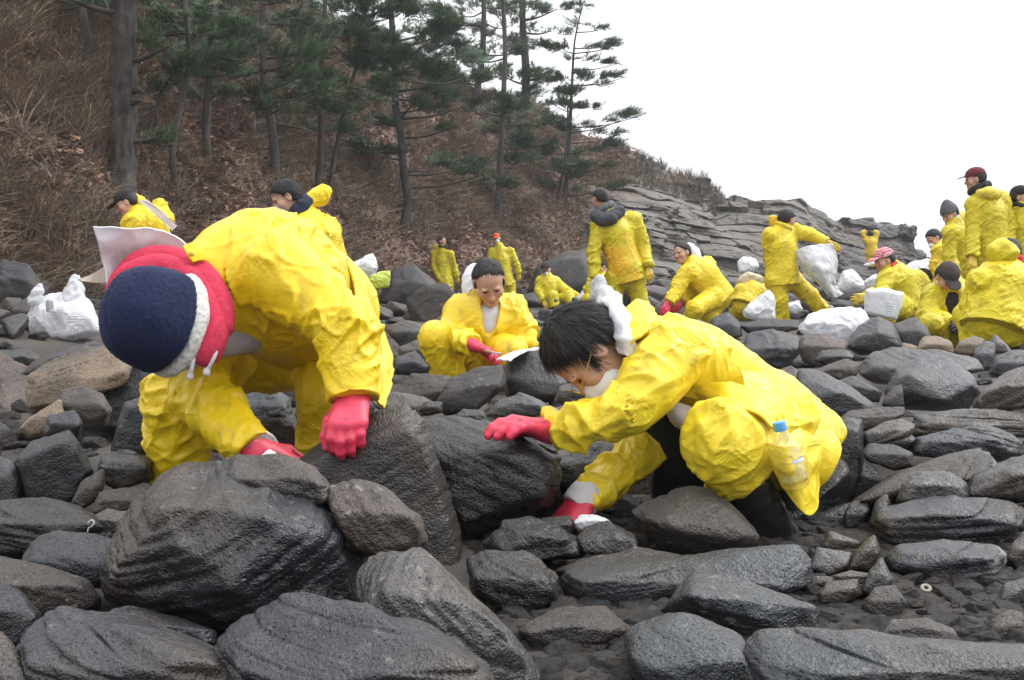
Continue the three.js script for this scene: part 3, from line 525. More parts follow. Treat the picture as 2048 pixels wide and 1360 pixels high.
// outline 'px,py ...' of the boulder as it lies, D metres ahead; T: how deep it is against its breadth; top: share of its height that is top face
function boulder(label, D, tone, outline, o = {}) {
  const Q = outline.split(' ').map((s) => s.split(',').map(Number)), seed = o.seed ?? ROCKS.length + 11, r = rng(seed * 31 + 5);
  let x0 = 1e9, x1 = -1e9, y0 = 1e9, y1 = -1e9, cx = 0, cy = 0; for (const [x, y] of Q) { x0 = Math.min(x0, x); x1 = Math.max(x1, x); y0 = Math.min(y0, y); y1 = Math.max(y1, y); cx += x; cy += y; } cx /= Q.length; cy /= Q.length;
  const W = (x1 - x0) / FOCAL * D, H = (y1 - y0) / FOCAL * D, T = (o.T ?? 0.9) * Math.min(Math.sqrt(W * H), 1.6 * H) * 0.5, top = o.top ?? 0.4, pts = [];
  for (const [x, y] of Q) {
    const j = () => (r() - 0.5) * 0.25 * T; pts.push(P(x, y, D + j()));
    const f = y < cy ? (cy - y) / (cy - y0 + 1) : 0, yy = y + f * top * (y1 - y0) * (0.85 + 0.3 * r());
    pts.push(P(lerp(cx, x, 0.84), lerp(cy, yy, 0.9), D - T * (0.8 + 0.35 * r())));
    pts.push(P(lerp(cx, x, 0.8), lerp(cy, y, 0.8) + 0.05 * (y1 - y0), D + T * (0.9 + 0.3 * r())));
  }
  if (o.front) for (const s of o.front.split(' ')) { const [x, y, z] = s.split(',').map(Number); pts.push(P(x, y, D - z)); }
  ROCKS.push([Q, D, [x0, y0, x1, y1]]);
  const dry = tone === 'tan' || tone === 'pink' || tone === 'brown' || D > 6;
  const m = atBase(mesh('boulder', rockShape(pts, { tone, seed, px: Math.max(x1 - x0, y1 - y0) * (o.q ?? 1), ...o }), dry ? M.rockDry : M.rockWet));
  return tag(m, label, o.cat ?? 'boulder', o.group);
}
// nearest slabs along the bottom of the photograph
boulder('broad ridged dark slab lying nearest the camera at the bottom, left of the centre', 1.55, 'dark', '400,1330 470,1255 585,1192 700,1212 860,1258 960,1325 1010,1420 1000,1470 430,1470', { angle: -0.18, layer: 1.6, T: 0.8, top: 0.6 });
boulder('long dark slab with ridges at the bottom, lying before the biggest boulder', 1.6, 'dark', '30,1300 70,1245 130,1215 240,1232 360,1275 440,1300 560,1400 560,1460 0,1460', { angle: -0.2, layer: 1.5, top: 0.55, T: 0.8 });
boulder('narrow dark ledge stone wedged under the front of the biggest boulder', 1.78, 'dark', '205,1222 260,1211 350,1232 430,1262 435,1290 330,1285 230,1245', { angle: -0.25, top: 0.5 });
boulder('biggest dark boulder, cracked and speckled, in front of the stooping worker in the navy beanie', 2.0, 'dark', '208,1140 232,1085 268,1045 288,975 362,928 440,932 520,955 610,990 690,1050 722,1160 700,1230 560,1275 400,1262 270,1225 215,1190', { angle: 0.42, T: 0.75, top: 0.32, rough: 1.3, speck: 1.2, front: '330,1030,0.22 600,1060,0.2 500,1180,0.26' });
boulder('thick layered slab lying on the right shoulder of the biggest boulder', 2.0, 'dark', '436,930 470,914 560,912 630,935 664,975 660,1010 610,1022 550,1000 480,968', { angle: -0.3, layer: 1.8, T: 0.9 });
boulder('knobbly pinkish grey rock with deep clefts, leaning between two big dark slabs', 1.97, 'brown', '655,990 668,972 720,956 775,980 838,1028 850,1080 820,1110 740,1108 700,1096 676,1050', { angle: -0.8, layer: 2.4, rough: 1.5, speck: 1.3 });
boulder('long pale grey rock sloping down from the knobbly rock to the bottom of the picture', 1.74, 'grey', '715,1190 722,1120 760,1100 840,1098 905,1160 965,1212 1020,1265 1062,1330 1078,1420 960,1430 860,1330 770,1250', { angle: -0.75, layer: 1.7, T: 0.8, top: 0.3, speck: 1.3 });
boulder('tall smooth slanting slab on which the stooping worker leans a red glove', 2.5, 'dark', '590,925 680,868 745,828 812,812 842,836 872,925 905,1015 940,1150 925,1190 850,1150 740,1080 640,1000', { angle: 0.5, layer: 0.6, T: 0.35, top: 0.1, sharp: 30, rough: 0.45, speck: 0.4 });
boulder('big black boulder under the stretched-out red glove of the crouching man with glasses', 2.72, 'black', '838,842 880,834 985,848 1060,866 1112,902 1122,955 1098,1008 1030,1035 975,1068 930,1080 890,1010 862,920', { angle: -0.4, T: 0.9, top: 0.25, layer: 1.3, speck: 0.5, rough: 0.9 });
boulder('rough black rock beside the hand that wipes with a white cloth', 2.35, 'black', '1148,1078 1172,1056 1215,1046 1272,1072 1280,1102 1228,1118 1165,1104', { angle: 0.1, layer: 1.8, rough: 1.6 });
boulder('small smooth black stone tucked against the wrist of the red glove with the white cuff', 2.4, 'black', '1062,1052 1085,1036 1140,1032 1150,1050 1140,1068 1085,1070', { angle: 0, rough: 0.6 });
boulder('ragged flat-topped black rock just below the big black boulder', 2.35, 'black', '968,1088 1010,1042 1065,1034 1120,1060 1165,1080 1160,1112 1060,1122 985,1112', { angle: 0.15, layer: 1.8, rough: 1.6 });
boulder('wet rough black block with a pale scar, under the ragged flat-topped rock', 2.15, 'black', '938,1120 985,1102 1060,1108 1112,1150 1120,1195 1080,1225 1040,1252 990,1222 945,1180', { angle: -0.2, layer: 1.6, rough: 1.5 });
boulder('wide low brown rock half sunk in the gravel below the wet black block', 1.95, 'brown', '1035,1262 1085,1230 1140,1212 1205,1215 1258,1258 1250,1305 1150,1325 1065,1312', { angle: 0.1, layer: 1.5, T: 1 });
boulder('low brown bed of rock stretching behind the long bluish boulder', 2.3, 'brown', '1110,1140 1180,1112 1280,1095 1345,1110 1400,1120 1380,1150 1250,1165 1140,1160', { T: 1.1, rough: 1.2, speck: 1.5 });
boulder('brown speckled lozenge-shaped boulder directly in front of the crouching man with glasses', 2.5, 'brown', '1268,1022 1325,990 1385,972 1428,984 1488,1036 1522,1072 1520,1092 1470,1108 1372,1120 1328,1104 1292,1062', { angle: -0.35, T: 0.7, top: 0.3, speck: 1.5, sharp: 26, front: '1330,1050,0.16 1480,1075,0.15' });
boulder('long bluish grey boulder with a knob at its left end', 2.2, 'blue', '1128,1165 1145,1136 1185,1128 1250,1148 1390,1112 1500,1098 1590,1093 1614,1125 1610,1172 1555,1205 1440,1222 1330,1222 1230,1222 1150,1200', { angle: 0.12, layer: 1.2, T: 0.75, top: 0.6 });
boulder('bluish wedge-shaped boulder with a pointed top lying across the long boulder', 1.98, 'blue', '1318,1215 1350,1170 1395,1134 1440,1140 1530,1180 1632,1214 1634,1242 1606,1268 1500,1285 1400,1262', { angle: -0.3, layer: 1.1, T: 0.75, top: 0.45, front: '1385,1190,0.14' });
boulder('smooth rounded bluish boulder at the bottom, beneath the pointed wedge', 1.74, 'blue', '1250,1275 1268,1238 1315,1226 1400,1238 1480,1272 1502,1310 1530,1400 1480,1440 1310,1440 1262,1340', { layer: 0.6, rough: 0.6, top: 0.5, T: 0.9, angle: -0.3 });
boulder('longest bluish slab filling the bottom right corner', 1.56, 'blue', '1495,1300 1510,1262 1600,1258 1780,1276 1900,1288 2080,1296 2180,1330 2180,1470 1580,1470 1515,1360', { angle: -0.1, layer: 1.2, top: 0.5, T: 0.7, speck: 0.7 });
// right-hand side
boulder('large striated dark boulder in the upper row of two beside the right edge', 2.6, 'dark', '1748,1040 1770,1018 1830,1004 1905,994 1990,999 2044,1014 2050,1050 2010,1088 1900,1098 1770,1090', { angle: 0.05, layer: 1.8, top: 0.3 });
boulder('flat-ended dark boulder with a white vein, second in the row by the right edge', 2.35, 'dark', '1772,1115 1795,1092 1890,1083 1980,1090 2008,1106 2002,1165 1985,1194 1880,1178 1785,1152', { angle: 0.12, layer: 1.8, top: 0.25, vein: 0.93 });
boulder('grey boulder cut by the right edge beside the white-veined one', 2.4, 'grey', '2012,1120 2030,1080 2070,1050 2130,1060 2130,1150 2040,1152', {});
boulder('rounded grey stone at the right edge under the white-veined boulder', 2.15, 'grey', '1990,1200 2008,1168 2060,1150 2110,1170 2100,1218 2020,1216', {});
boulder('egg-shaped brown stone on gravel near the right edge', 1.95, 'brown', '1976,1278 1984,1240 2018,1220 2046,1226 2052,1262 2008,1296', { rough: 0.7 });
boulder('flat brown stone lying on gravel above the longest slab', 1.93, 'brown', '1752,1264 1778,1240 1850,1236 1912,1262 1922,1284 1850,1288 1765,1284', { angle: 0 });
boulder('blocky brown stone standing on gravel left of a little shell', 2.05, 'brown', '1724,1208 1742,1178 1788,1172 1814,1204 1792,1236 1748,1240', {});
boulder('narrow upright grey stone behind the blocky brown stone', 2.15, 'grey', '1720,1184 1740,1140 1762,1112 1786,1160 1770,1192 1732,1196', {});
boulder('rounded dark pebble-like stone pair end, right one, under the pale faceted stone', 2.12, 'dark', '1634,1188 1658,1164 1714,1158 1724,1188 1692,1208 1642,1208', { rough: 0.7 });
boulder('small rounded brown stone tucked under the pale faceted stone', 2.2, 'brown', '1610,1172 1632,1150 1664,1154 1668,1172 1640,1186 1616,1186', { rough: 0.6 });
boulder('pale faceted stone right of the long bluish boulder', 2.32, 'grey', '1614,1138 1634,1096 1706,1106 1684,1140 1656,1152', { sharp: 34, layer: 0.6, rough: 0.5, top: 0.6 });
boulder('pointed dark stone right of the pale faceted stone', 2.34, 'dark', '1684,1142 1716,1100 1748,1066 1760,1104 1742,1140', { layer: 1.6 });
boulder('small angular grey stone on shingle behind the pale faceted stone', 2.55, 'grey', '1640,1096 1660,1062 1690,1076 1726,1086 1704,1104', { sharp: 34, layer: 0.5 });
boulder('flat pale stone thin as a plank, resting on two small dark stones', 2.15, 'pink', '1662,1152 1700,1142 1748,1148 1728,1158 1680,1160', { angle: 0, top: 0.6 });
boulder('pale round-topped stone left of a narrow upright one, behind the shingle', 2.75, 'grey', '1686,1030 1704,1004 1732,1000 1740,1018 1722,1052 1690,1062', {});
boulder('narrow grey stone leaning against the large striated boulder', 2.7, 'grey', '1738,1045 1752,1000 1774,988 1784,1012 1772,1050 1745,1060', {});
boulder('grey slab of low rock below the yellow coat tail', 2.85, 'grey', '1620,1040 1660,1016 1705,1005 1720,1040 1690,1075 1640,1068', { angle: 0.4 });
boulder('tall dark square-cut boulder behind the tail of the yellow coat', 3.05, 'dark', '1600,960 1640,880 1690,838 1722,842 1726,940 1704,1004 1665,1018 1610,1012', { angle: 1.3, layer: 1.1, T: 0.8, top: 0.1 });
boulder('bluish rock with a sloping back beside the tall square-cut boulder', 3.05, 'blue', '1698,1004 1716,915 1728,908 1748,935 1768,962 1760,990 1725,1004', { layer: 0.6 });
boulder('long narrow brownish ridge of rock rising to the right', 2.85, 'brown', '1690,1010 1740,980 1800,945 1880,915 1955,896 1990,912 1960,940 1880,965 1800,992 1740,1018', { angle: 0.35, layer: 1.8, T: 0.8 });
boulder('rounded grey boulder under the long narrow ridge', 2.7, 'grey', '1796,1004 1806,966 1838,944 1890,942 1932,966 1938,1000 1880,1012', { layer: 0.7, speck: 1.3 });
boulder('sloping dark boulder at the right edge above the large striated one', 2.75, 'dark', '1922,995 1950,950 2000,928 2070,908 2130,930 2120,990 2030,1002', { angle: 0.3, layer: 1.4 });
boulder('small grey rock crest beside the end of the long narrow ridge', 2.85, 'blue', '1925,950 1945,918 1980,912 1998,930 1975,958', {});
boulder('broad dark hump-backed boulder above the long narrow ridge', 3.1, 'dark', '1816,908 1832,876 1885,868 1950,848 2000,858 2042,884 2036,908 1980,926 1900,920', { angle: -0.2, layer: 1.4, speck: 1.3 });
boulder('long flat grained slab running to the right edge behind the hump-backed boulder', 3.35, 'grey', '1826,874 1838,830 1930,818 2048,828 2130,838 2130,874 1990,868 1880,872', { angle: -0.05, layer: 2, top: 0.5, T: 0.8 });
boulder('brown-rimmed dark rock left of the hump-backed boulder', 2.95, 'brown', '1722,905 1738,888 1790,892 1822,905 1828,932 1790,940 1735,922', {});
boulder('low dark rock in front of the long flat grained slab', 3.1, 'dark', '1732,892 1760,868 1798,858 1834,878 1822,900 1780,902', {});
boulder('bulky bluish grey boulder with broad facets, in the middle of the right side', 3.7, 'blue', '1772,785 1795,742 1848,708 1892,716 1952,758 1962,786 1932,818 1880,822 1820,814 1784,816', { sharp: 32, layer: 0.4, rough: 0.6, T: 0.8, top: 0.3, front: '1812,760,0.17 1880,800,0.18' });
boulder('dark striated wedge pointing left from the right edge', 3.5, 'dark', '1942,812 1965,785 2005,752 2050,728 2130,730 2130,805 2010,815 1955,826', { angle: 0.45, layer: 2 });
boulder('broad grey boulder behind the bulky faceted one', 4.2, 'grey', '1714,750 1738,706 1790,698 1880,700 1950,720 1962,742 1880,748 1790,768 1735,764', { top: 0.5 });
boulder('dark knife-edged wedge of rock right of the crouching man’s yellow back', 3.4, 'dark', '1594,780 1598,738 1640,744 1700,774 1764,824 1700,838 1610,838', { sharp: 34, layer: 0.5, rough: 0.6, speck: 0.4 });
boulder('oblong brown stone with a dark end, behind the knife-edged wedge', 4.0, 'brown', '1628,748 1655,730 1692,718 1718,728 1712,752 1680,762', { rough: 0.7 });
boulder('round pinkish stone right beside the crouching man’s yellow back', 3.7, 'pink', '1540,762 1556,742 1582,732 1602,748 1600,780 1570,796', { rough: 0.7 });
boulder('brown-grey stone with a shaded flank, right of the knife-edged wedge', 3.6, 'brown', '1660,768 1706,752 1762,782 1756,804 1715,798 1680,784', {});
boulder('small brown upright stone before the bulky faceted boulder', 3.5, 'brown', '1764,808 1784,776 1804,768 1808,812 1782,824', {});
boulder('flat brownish slab in the row right of the yellow coat', 3.2, 'brown', '1668,846 1700,822 1760,816 1806,816 1808,830 1770,850 1720,866', { angle: 0.05 });
boulder('dark ragged rock under the flat brownish slab', 3.1, 'dark', '1722,868 1765,848 1800,838 1832,850 1820,872 1775,888 1730,896', { layer: 1.6 });
boulder('dark rounded boulder at the foot of the white plastic heap', 6.0, 'dark', '1690,694 1718,652 1756,634 1786,648 1804,690 1790,708 1720,710', { rough: 0.6 });
boulder('grey boulder at the knees of the man in the brown cap', 6.2, 'grey', '1786,650 1832,634 1856,660 1868,696 1810,700', {});
boulder('flat-topped cracked dark boulder left of the white plastic heap', 5.2, 'dark', '1478,714 1496,670 1536,658 1592,676 1604,700 1562,740 1516,726', { top: 0.5 });
boulder('upright bluish boulder just behind the crouching man’s back', 7.2, 'blue', '1412,672 1426,636 1458,624 1480,646 1484,672 1446,686', { rough: 0.6, layer: 0.6 });
boulder('pinkish boulder between the flat-topped boulder and the dark rounded one', 4.8, 'pink', '1596,694 1608,670 1650,668 1694,684 1690,712 1640,734 1608,724', {});
boulder('dark oval stone lying against the pinkish boulder', 4.4, 'black', '1628,722 1644,702 1684,698 1708,710 1700,728 1660,736', { rough: 0.5 });
boulder('low flat dark rock below the feet of the man holding out a sack', 7.2, 'dark', '1482,652 1524,638 1590,640 1606,656 1550,670 1500,668', { top: 0.5 });
boulder('tan angular stone before the man in the brown cap', 6.0, 'tan', '1790,706 1802,684 1832,692 1842,710', {});
boulder('cream-faced tan stone under the brown-capped man’s hands', 5.8, 'tan', '1830,704 1846,674 1872,672 1906,684 1912,708 1866,712', {});
boulder('tan stone with a dark fold, left of a dark pointed stone', 5.8, 'tan', '1904,710 1918,684 1946,672 1968,678 1962,708', {});
boulder('dark upright pointed stone below the broad yellow back', 5.4, 'dark', '1940,744 1950,700 1972,682 1990,690 1986,740', {});
boulder('grey pointed stone just right of the dark upright one', 5.8, 'grey', '1968,704 1990,668 2014,690 2026,708', {});
boulder('dark block at the right edge below the broad yellow back', 5.0, 'dark', '1978,748 1992,712 2030,700 2090,704 2090,750 2010,760', {});
// left-hand side
boulder('tan sunlit slab, the palest rock on the left, with a mossy lower edge', 4.2, 'tan', '52,812 60,752 90,728 165,704 235,688 268,712 255,742 190,772 120,800 70,826', { angle: 0.3, top: 0.7, layer: 0.8, speck: 0.5 });
boulder('dark weedy rock lying along the back of the tan slab', 4.7, 'dark', '40,750 70,722 140,696 215,674 262,676 262,704 170,720 90,748', { layer: 1.4 });
boulder('deep shadowed black block under the end of the tan slab', 4.25, 'black', '160,786 230,742 300,722 318,760 312,830 250,870 205,850', {});
boulder('rounded grey-brown boulder under the tan slab', 3.6, 'brown', '112,800 128,780 165,772 205,788 222,822 212,852 165,860 128,840', { rough: 0.7 });
boulder('tan-faced stone left of the rounded grey-brown boulder', 3.5, 'tan', '36,856 58,838 96,812 122,796 130,830 104,862 60,874', { layer: 0.6 });
boulder('little dark blocky stone before the rounded grey-brown boulder', 3.3, 'dark', '88,868 98,832 148,820 168,850 160,874 120,880', {});
boulder('tall flat-faced grey stone standing at the left', 2.85, 'dark', '38,915 62,886 140,862 162,896 184,944 160,968 140,1014 50,1006 44,955', { sharp: 30, layer: 0.6, top: 0.12, angle: 1.2 });
boulder('dark rounded boulder cut by the left edge', 2.85, 'dark', '-60,930 0,912 30,928 48,972 40,1006 -60,1010', {});
boulder('small brown three-cornered stone before the tall flat-faced one', 2.62, 'brown', '144,1004 164,964 206,938 212,968 192,1002 162,1020', { sharp: 34 });
boulder('striped dark block just left of the yellow trouser leg', 2.95, 'dark', '196,935 206,906 255,900 302,916 306,956 240,980 204,964', { layer: 2.2, angle: -0.1 });
boulder('upright dark rock with a pale edge, left of the yellow trouser leg', 3.3, 'dark', '222,904 236,850 250,808 286,796 310,820 306,904 250,912', { top: 0.1 });
boulder('brownish low rock beneath the striped dark block', 2.55, 'brown', '186,1026 200,986 250,976 300,976 290,1010 245,1040', {});
boulder('large black slab at the left edge with a curled white thread on it', 2.4, 'black', '-60,1036 0,1002 80,996 150,1010 204,1034 232,1066 222,1094 100,1098 -60,1116', { angle: -0.15, layer: 1.7 });
boulder('bluish dark wedge with a tan streak, left of the biggest boulder', 2.1, 'dark', '46,1126 64,1082 110,1062 190,1072 248,1086 222,1130 208,1176 140,1164', { sharp: 30, layer: 0.6 });
boulder('rugged brown-edged rock left of the biggest boulder’s foot', 1.92, 'brown', '-60,1136 0,1114 90,1128 170,1158 206,1212 150,1244 90,1226 -60,1206', { angle: -0.25, layer: 1.8 });
boulder('dark split rock by the left edge, above the corner slab', 1.75, 'dark', '-80,1176 20,1170 82,1228 56,1292 -80,1305', { layer: 1.4 });
boulder('grained slab cut by the lower left corner', 1.54, 'dark', '-80,1292 0,1258 60,1340 80,1470 -80,1470', { angle: -0.7, layer: 1.5 });
boulder('pale little stone wedged beside the biggest boulder’s left flank', 2.25, 'grey', '184,1034 214,1018 262,1024 286,1040 264,1072 232,1072', {});
// between and behind the two near workers
boulder('smooth black boulder with a hollow side, under the scraper man’s white paper', 4.9, 'black', '1006,735 1030,706 1076,694 1092,730 1132,768 1112,802 1050,808 1012,790', { rough: 0.5, layer: 0.5, top: 0.5, speck: 0.4 });
boulder('broad brownish boulder left of the smooth black one', 4.6, 'brown', '872,805 898,762 950,738 1004,732 1010,768 952,822 892,830', {});
boulder('low brownish rock beside the knee of the scraper man', 4.7, 'brown', '776,795 826,748 900,752 896,800 840,824', {});
boulder('lumpy grey stone with a pinkish top behind the stretched-out red glove', 3.4, 'grey', '972,832 998,802 1040,786 1084,800 1098,824 1040,844', {});
boulder('grey stone close below the dark-haired man’s face', 3.7, 'dark', '1108,806 1120,770 1150,762 1184,786 1160,812', {});
boulder('grey-blue rock showing under the crouching man’s far arm', 2.9, 'blue', '1108,925 1175,882 1262,898 1240,960 1155,1005 1122,975', {});
boulder('grey rock seen between the stooping worker’s legs, upper one', 4.2, 'grey', '488,750 540,738 592,768 582,806 518,796', {});
boulder('big bluish rock between the stooping worker’s legs', 3.6, 'blue', '478,790 538,770 582,798 590,842 566,875 500,856', {});
boulder('dark rock low between the stooping worker’s legs', 3.2, 'dark', '496,842 556,820 604,850 596,905 530,908', {});
boulder('tan pebble-shaped stone right of the gap between the stooping worker’s legs', 3.9, 'pink', '568,774 590,750 612,760 608,802 578,806', { rough: 0.6 });
boulder('flat dark slab with a straight edge by the scraper man’s foot', 5.6, 'dark', '782,748 792,716 830,702 866,738 850,752', { sharp: 34 });
boulder('oblong grey stone left of the scraper man, upper one of three', 7.2, 'grey', '772,660 800,640 868,652 864,690 802,694', {});
boulder('brownish stone left of the scraper man’s knee', 6.6, 'brown', '798,694 846,676 884,702 852,724 800,724', {});
boulder('small dark stone behind the tall slanting slab', 3.2, 'black', '836,820 852,802 884,804 884,826 850,832', {});
boulder('grey flat stone behind the big black boulder', 3.0, 'dark', '905,838 925,818 965,822 975,842 940,850', {});
boulder('grey rock behind the right trouser leg of the stooping worker', 3.5, 'grey', '740,800 790,785 850,795 880,815 840,835 770,830', { top: 0.6 });
// rock showing through the hillside
boulder('pale weathered slab bedded in the slope at the far left, below the reeds', project(onHill(78, 350))[2], 'pink', '50,322 76,316 100,345 97,366 68,354', { T: 0.6 });
boulder('dark outcrop at the foot of the slope, cut by the left edge', 10.4, 'dark', '-30,572 5,520 55,528 92,585 64,618 -30,622', { angle: -0.3, layer: 1.8 });
boulder('grey outcrop at the foot of the slope right of the lime green bag', 19, 'grey', '752,604 782,546 826,528 868,562 876,606 815,618', { angle: 0.5, layer: 1.6 });
boulder('smooth grey rock wall rising behind the seated masked worker', 27.5, 'grey', '1052,588 1076,534 1126,506 1184,498 1190,580 1120,596', { top: 0.15, rough: 0.7 });
boulder('slanting grey ledge on the slope above the standing man with the dark scarf', project(onHill(872, 470))[2] + 0.3, 'grey', '848,500 866,452 884,448 892,478 880,506', { T: 0.6, angle: 1 });
// ---------- people ----------
const axes = (f, up) => { const F = f.clone().normalize(), S = F.clone().cross(up).normalize(), U = S.clone().cross(F).normalize(); return { f: F, u: U, s: S }; };   // forward, up, the person's right
function headField(c, a, s = 1, { nose = 1, ears = true } = {}) {
  const Q = (x, y, z) => c.clone().addScaledVector(a.s, x * s).addScaledVector(a.u, y * s).addScaledVector(a.f, z * s), F = new Field(0.018 * s);
  F.ell(Q(0, 0.035, -0.012), 0.077 * s, 0.088 * s, 0.098 * s, a.s, a.u, a.f);
  F.ell(Q(0, -0.035, 0.022), 0.06 * s, 0.08 * s, 0.068 * s, a.s, a.u, a.f, 0.03 * s);
  F.ell(Q(0, -0.088, 0.062), 0.028 * s, 0.02 * s, 0.024 * s, a.s, a.u, a.f, 0.03 * s);          // chin
  for (const e of [-1, 1]) {
    F.ell(Q(e * 0.043, -0.02, 0.058), 0.022 * s, 0.022 * s, 0.022 * s, a.s, a.u, a.f, 0.03 * s);   // cheekbone
    F.ell(Q(e * 0.031, 0.012, 0.096), 0.017 * s, 0.012 * s, 0.016 * s, a.s, a.u, a.f, 0.012 * s, 1); // eye socket
    F.ell(Q(e * 0.031, 0.031, 0.08), 0.02 * s, 0.007 * s, 0.012 * s, a.s, a.u, a.f, 0.012 * s);    // brow
    if (ears) { F.ell(Q(e * 0.079, 0.0, -0.008), 0.009 * s, 0.032 * s, 0.019 * s, a.s, a.u, a.f, 0.008 * s); F.ell(Q(e * 0.0865, 0.004, -0.003), 0.006 * s, 0.018 * s, 0.009 * s, a.s, a.u, a.f, 0.006 * s, 1); }
  }
  F.cone(Q(0, 0.022, 0.082), Q(0, -0.022, 0.103), 0.008 * s, 0.0125 * s, 0.014 * s);             // nose
  for (const e of [-1, 1]) F.ell(Q(e * 0.011, -0.025, 0.093), 0.009 * s, 0.008 * s, 0.01 * s, a.s, a.u, a.f, 0.006 * s);
  F.ell(Q(0, -0.053, 0.085), 0.023 * s, 0.007 * s, 0.009 * s, a.s, a.u, a.f, 0.006 * s);
  F.ell(Q(0, -0.065, 0.082), 0.02 * s, 0.007 * s, 0.009 * s, a.s, a.u, a.f, 0.006 * s);
  F.ell(Q(0, -0.0592, 0.096), 0.024 * s, 0.002 * s, 0.012 * s, a.s, a.u, a.f, 0.003 * s, 1);
  return [F, Q];
}
function hand(w, d, n, { thumb = 1, curl = 0.5, s = 1, spread = 0.25, cell = 0.008, cuff = 0.03, wrist = 0.033, fat = 1 } = {}) {   // w wrist, d along the fingers, n palm side, thumb: sign along d x n
  d = d.clone().normalize(); n = n.clone().addScaledVector(d, -n.dot(d)).normalize(); const x = d.clone().cross(n).multiplyScalar(thumb), F = new Field(0.012 * s);
  const Q = (a, b, c) => w.clone().addScaledVector(d, a * s).addScaledVector(x, b * s).addScaledVector(n, c * s);
  F.cone(Q(-cuff, 0, 0), Q(0.01, 0, 0), wrist * s, (wrist - 0.004) * s, 0.02);
  const bx = [0.033, 0.011, -0.011, -0.031], L = [0.072, 0.08, 0.074, 0.058], b0 = [0.088, 0.092, 0.088, 0.08];
  bx.forEach((b, i) => {
    F.cone(Q(0.005, b * 0.55, 0), Q(b0[i], b, -0.004), 0.019 * s, 0.0145 * fat * s, 0.018 * s);
    let p = Q(b0[i], b, -0.004), ang = 0; const sp = b * spread * 6;
    [0.46, 0.32, 0.22].forEach((q, j) => { ang += curl * (j ? 0.75 : 0.55); const dir = d.clone().multiplyScalar(Math.cos(ang)).addScaledVector(n, Math.sin(ang)).addScaledVector(x, sp * (1 - j * 0.3)).normalize(), e = p.clone().addScaledVector(dir, L[i] * q * s); F.cone(p, e, (0.0112 - j * 0.0007) * fat * s, (0.0106 - j * 0.0009) * fat * s, 0.005 * s); p = e; });
  });
  const t0 = Q(0.022, 0.026, 0.006), t1 = Q(0.055, 0.052, 0.018), t2 = Q(0.085, 0.058, 0.03 + curl * 0.012), t3 = Q(0.105, 0.052, 0.042 + curl * 0.02);
  F.cone(t0, t1, 0.017 * s, 0.0135 * s, 0.014 * s); F.cone(t1, t2, 0.0125 * s, 0.0115 * s, 0.006 * s); F.cone(t2, t3, 0.0112 * s, 0.0095 * s, 0.005 * s);
  return F.mesh(cell, 0.005);
}
const gloveStain = (x, y, z) => { const k = 0.88 + 0.25 * noise(x * 40, y * 40, z * 40), m = 0.75 * sst(0.12, 0.5, fbm(x * 30 + 2, y * 30, z * 30, 3)); return [lerp(RED_GLOVE[0] * k, 0.1, m), lerp(RED_GLOVE[1] * k, 0.03, m), lerp(RED_GLOVE[2] * k, 0.045, m)]; };
const stain = (base, dirt, k) => (x, y, z) => { const a = 0.9 + 0.16 * fbm(x * 6, y * 6, z * 6, 3), m = dirt * sst(0.16, 0.42, fbm(x * 17 + 4, y * 17, z * 17, 3) + 0.12 * noise(x * 3, y * 3, z * 3 + k)); return [lerp(base[0] * a, 0.06, m), lerp(base[1] * a, 0.05, m), lerp(base[2] * a, 0.035, m)]; };
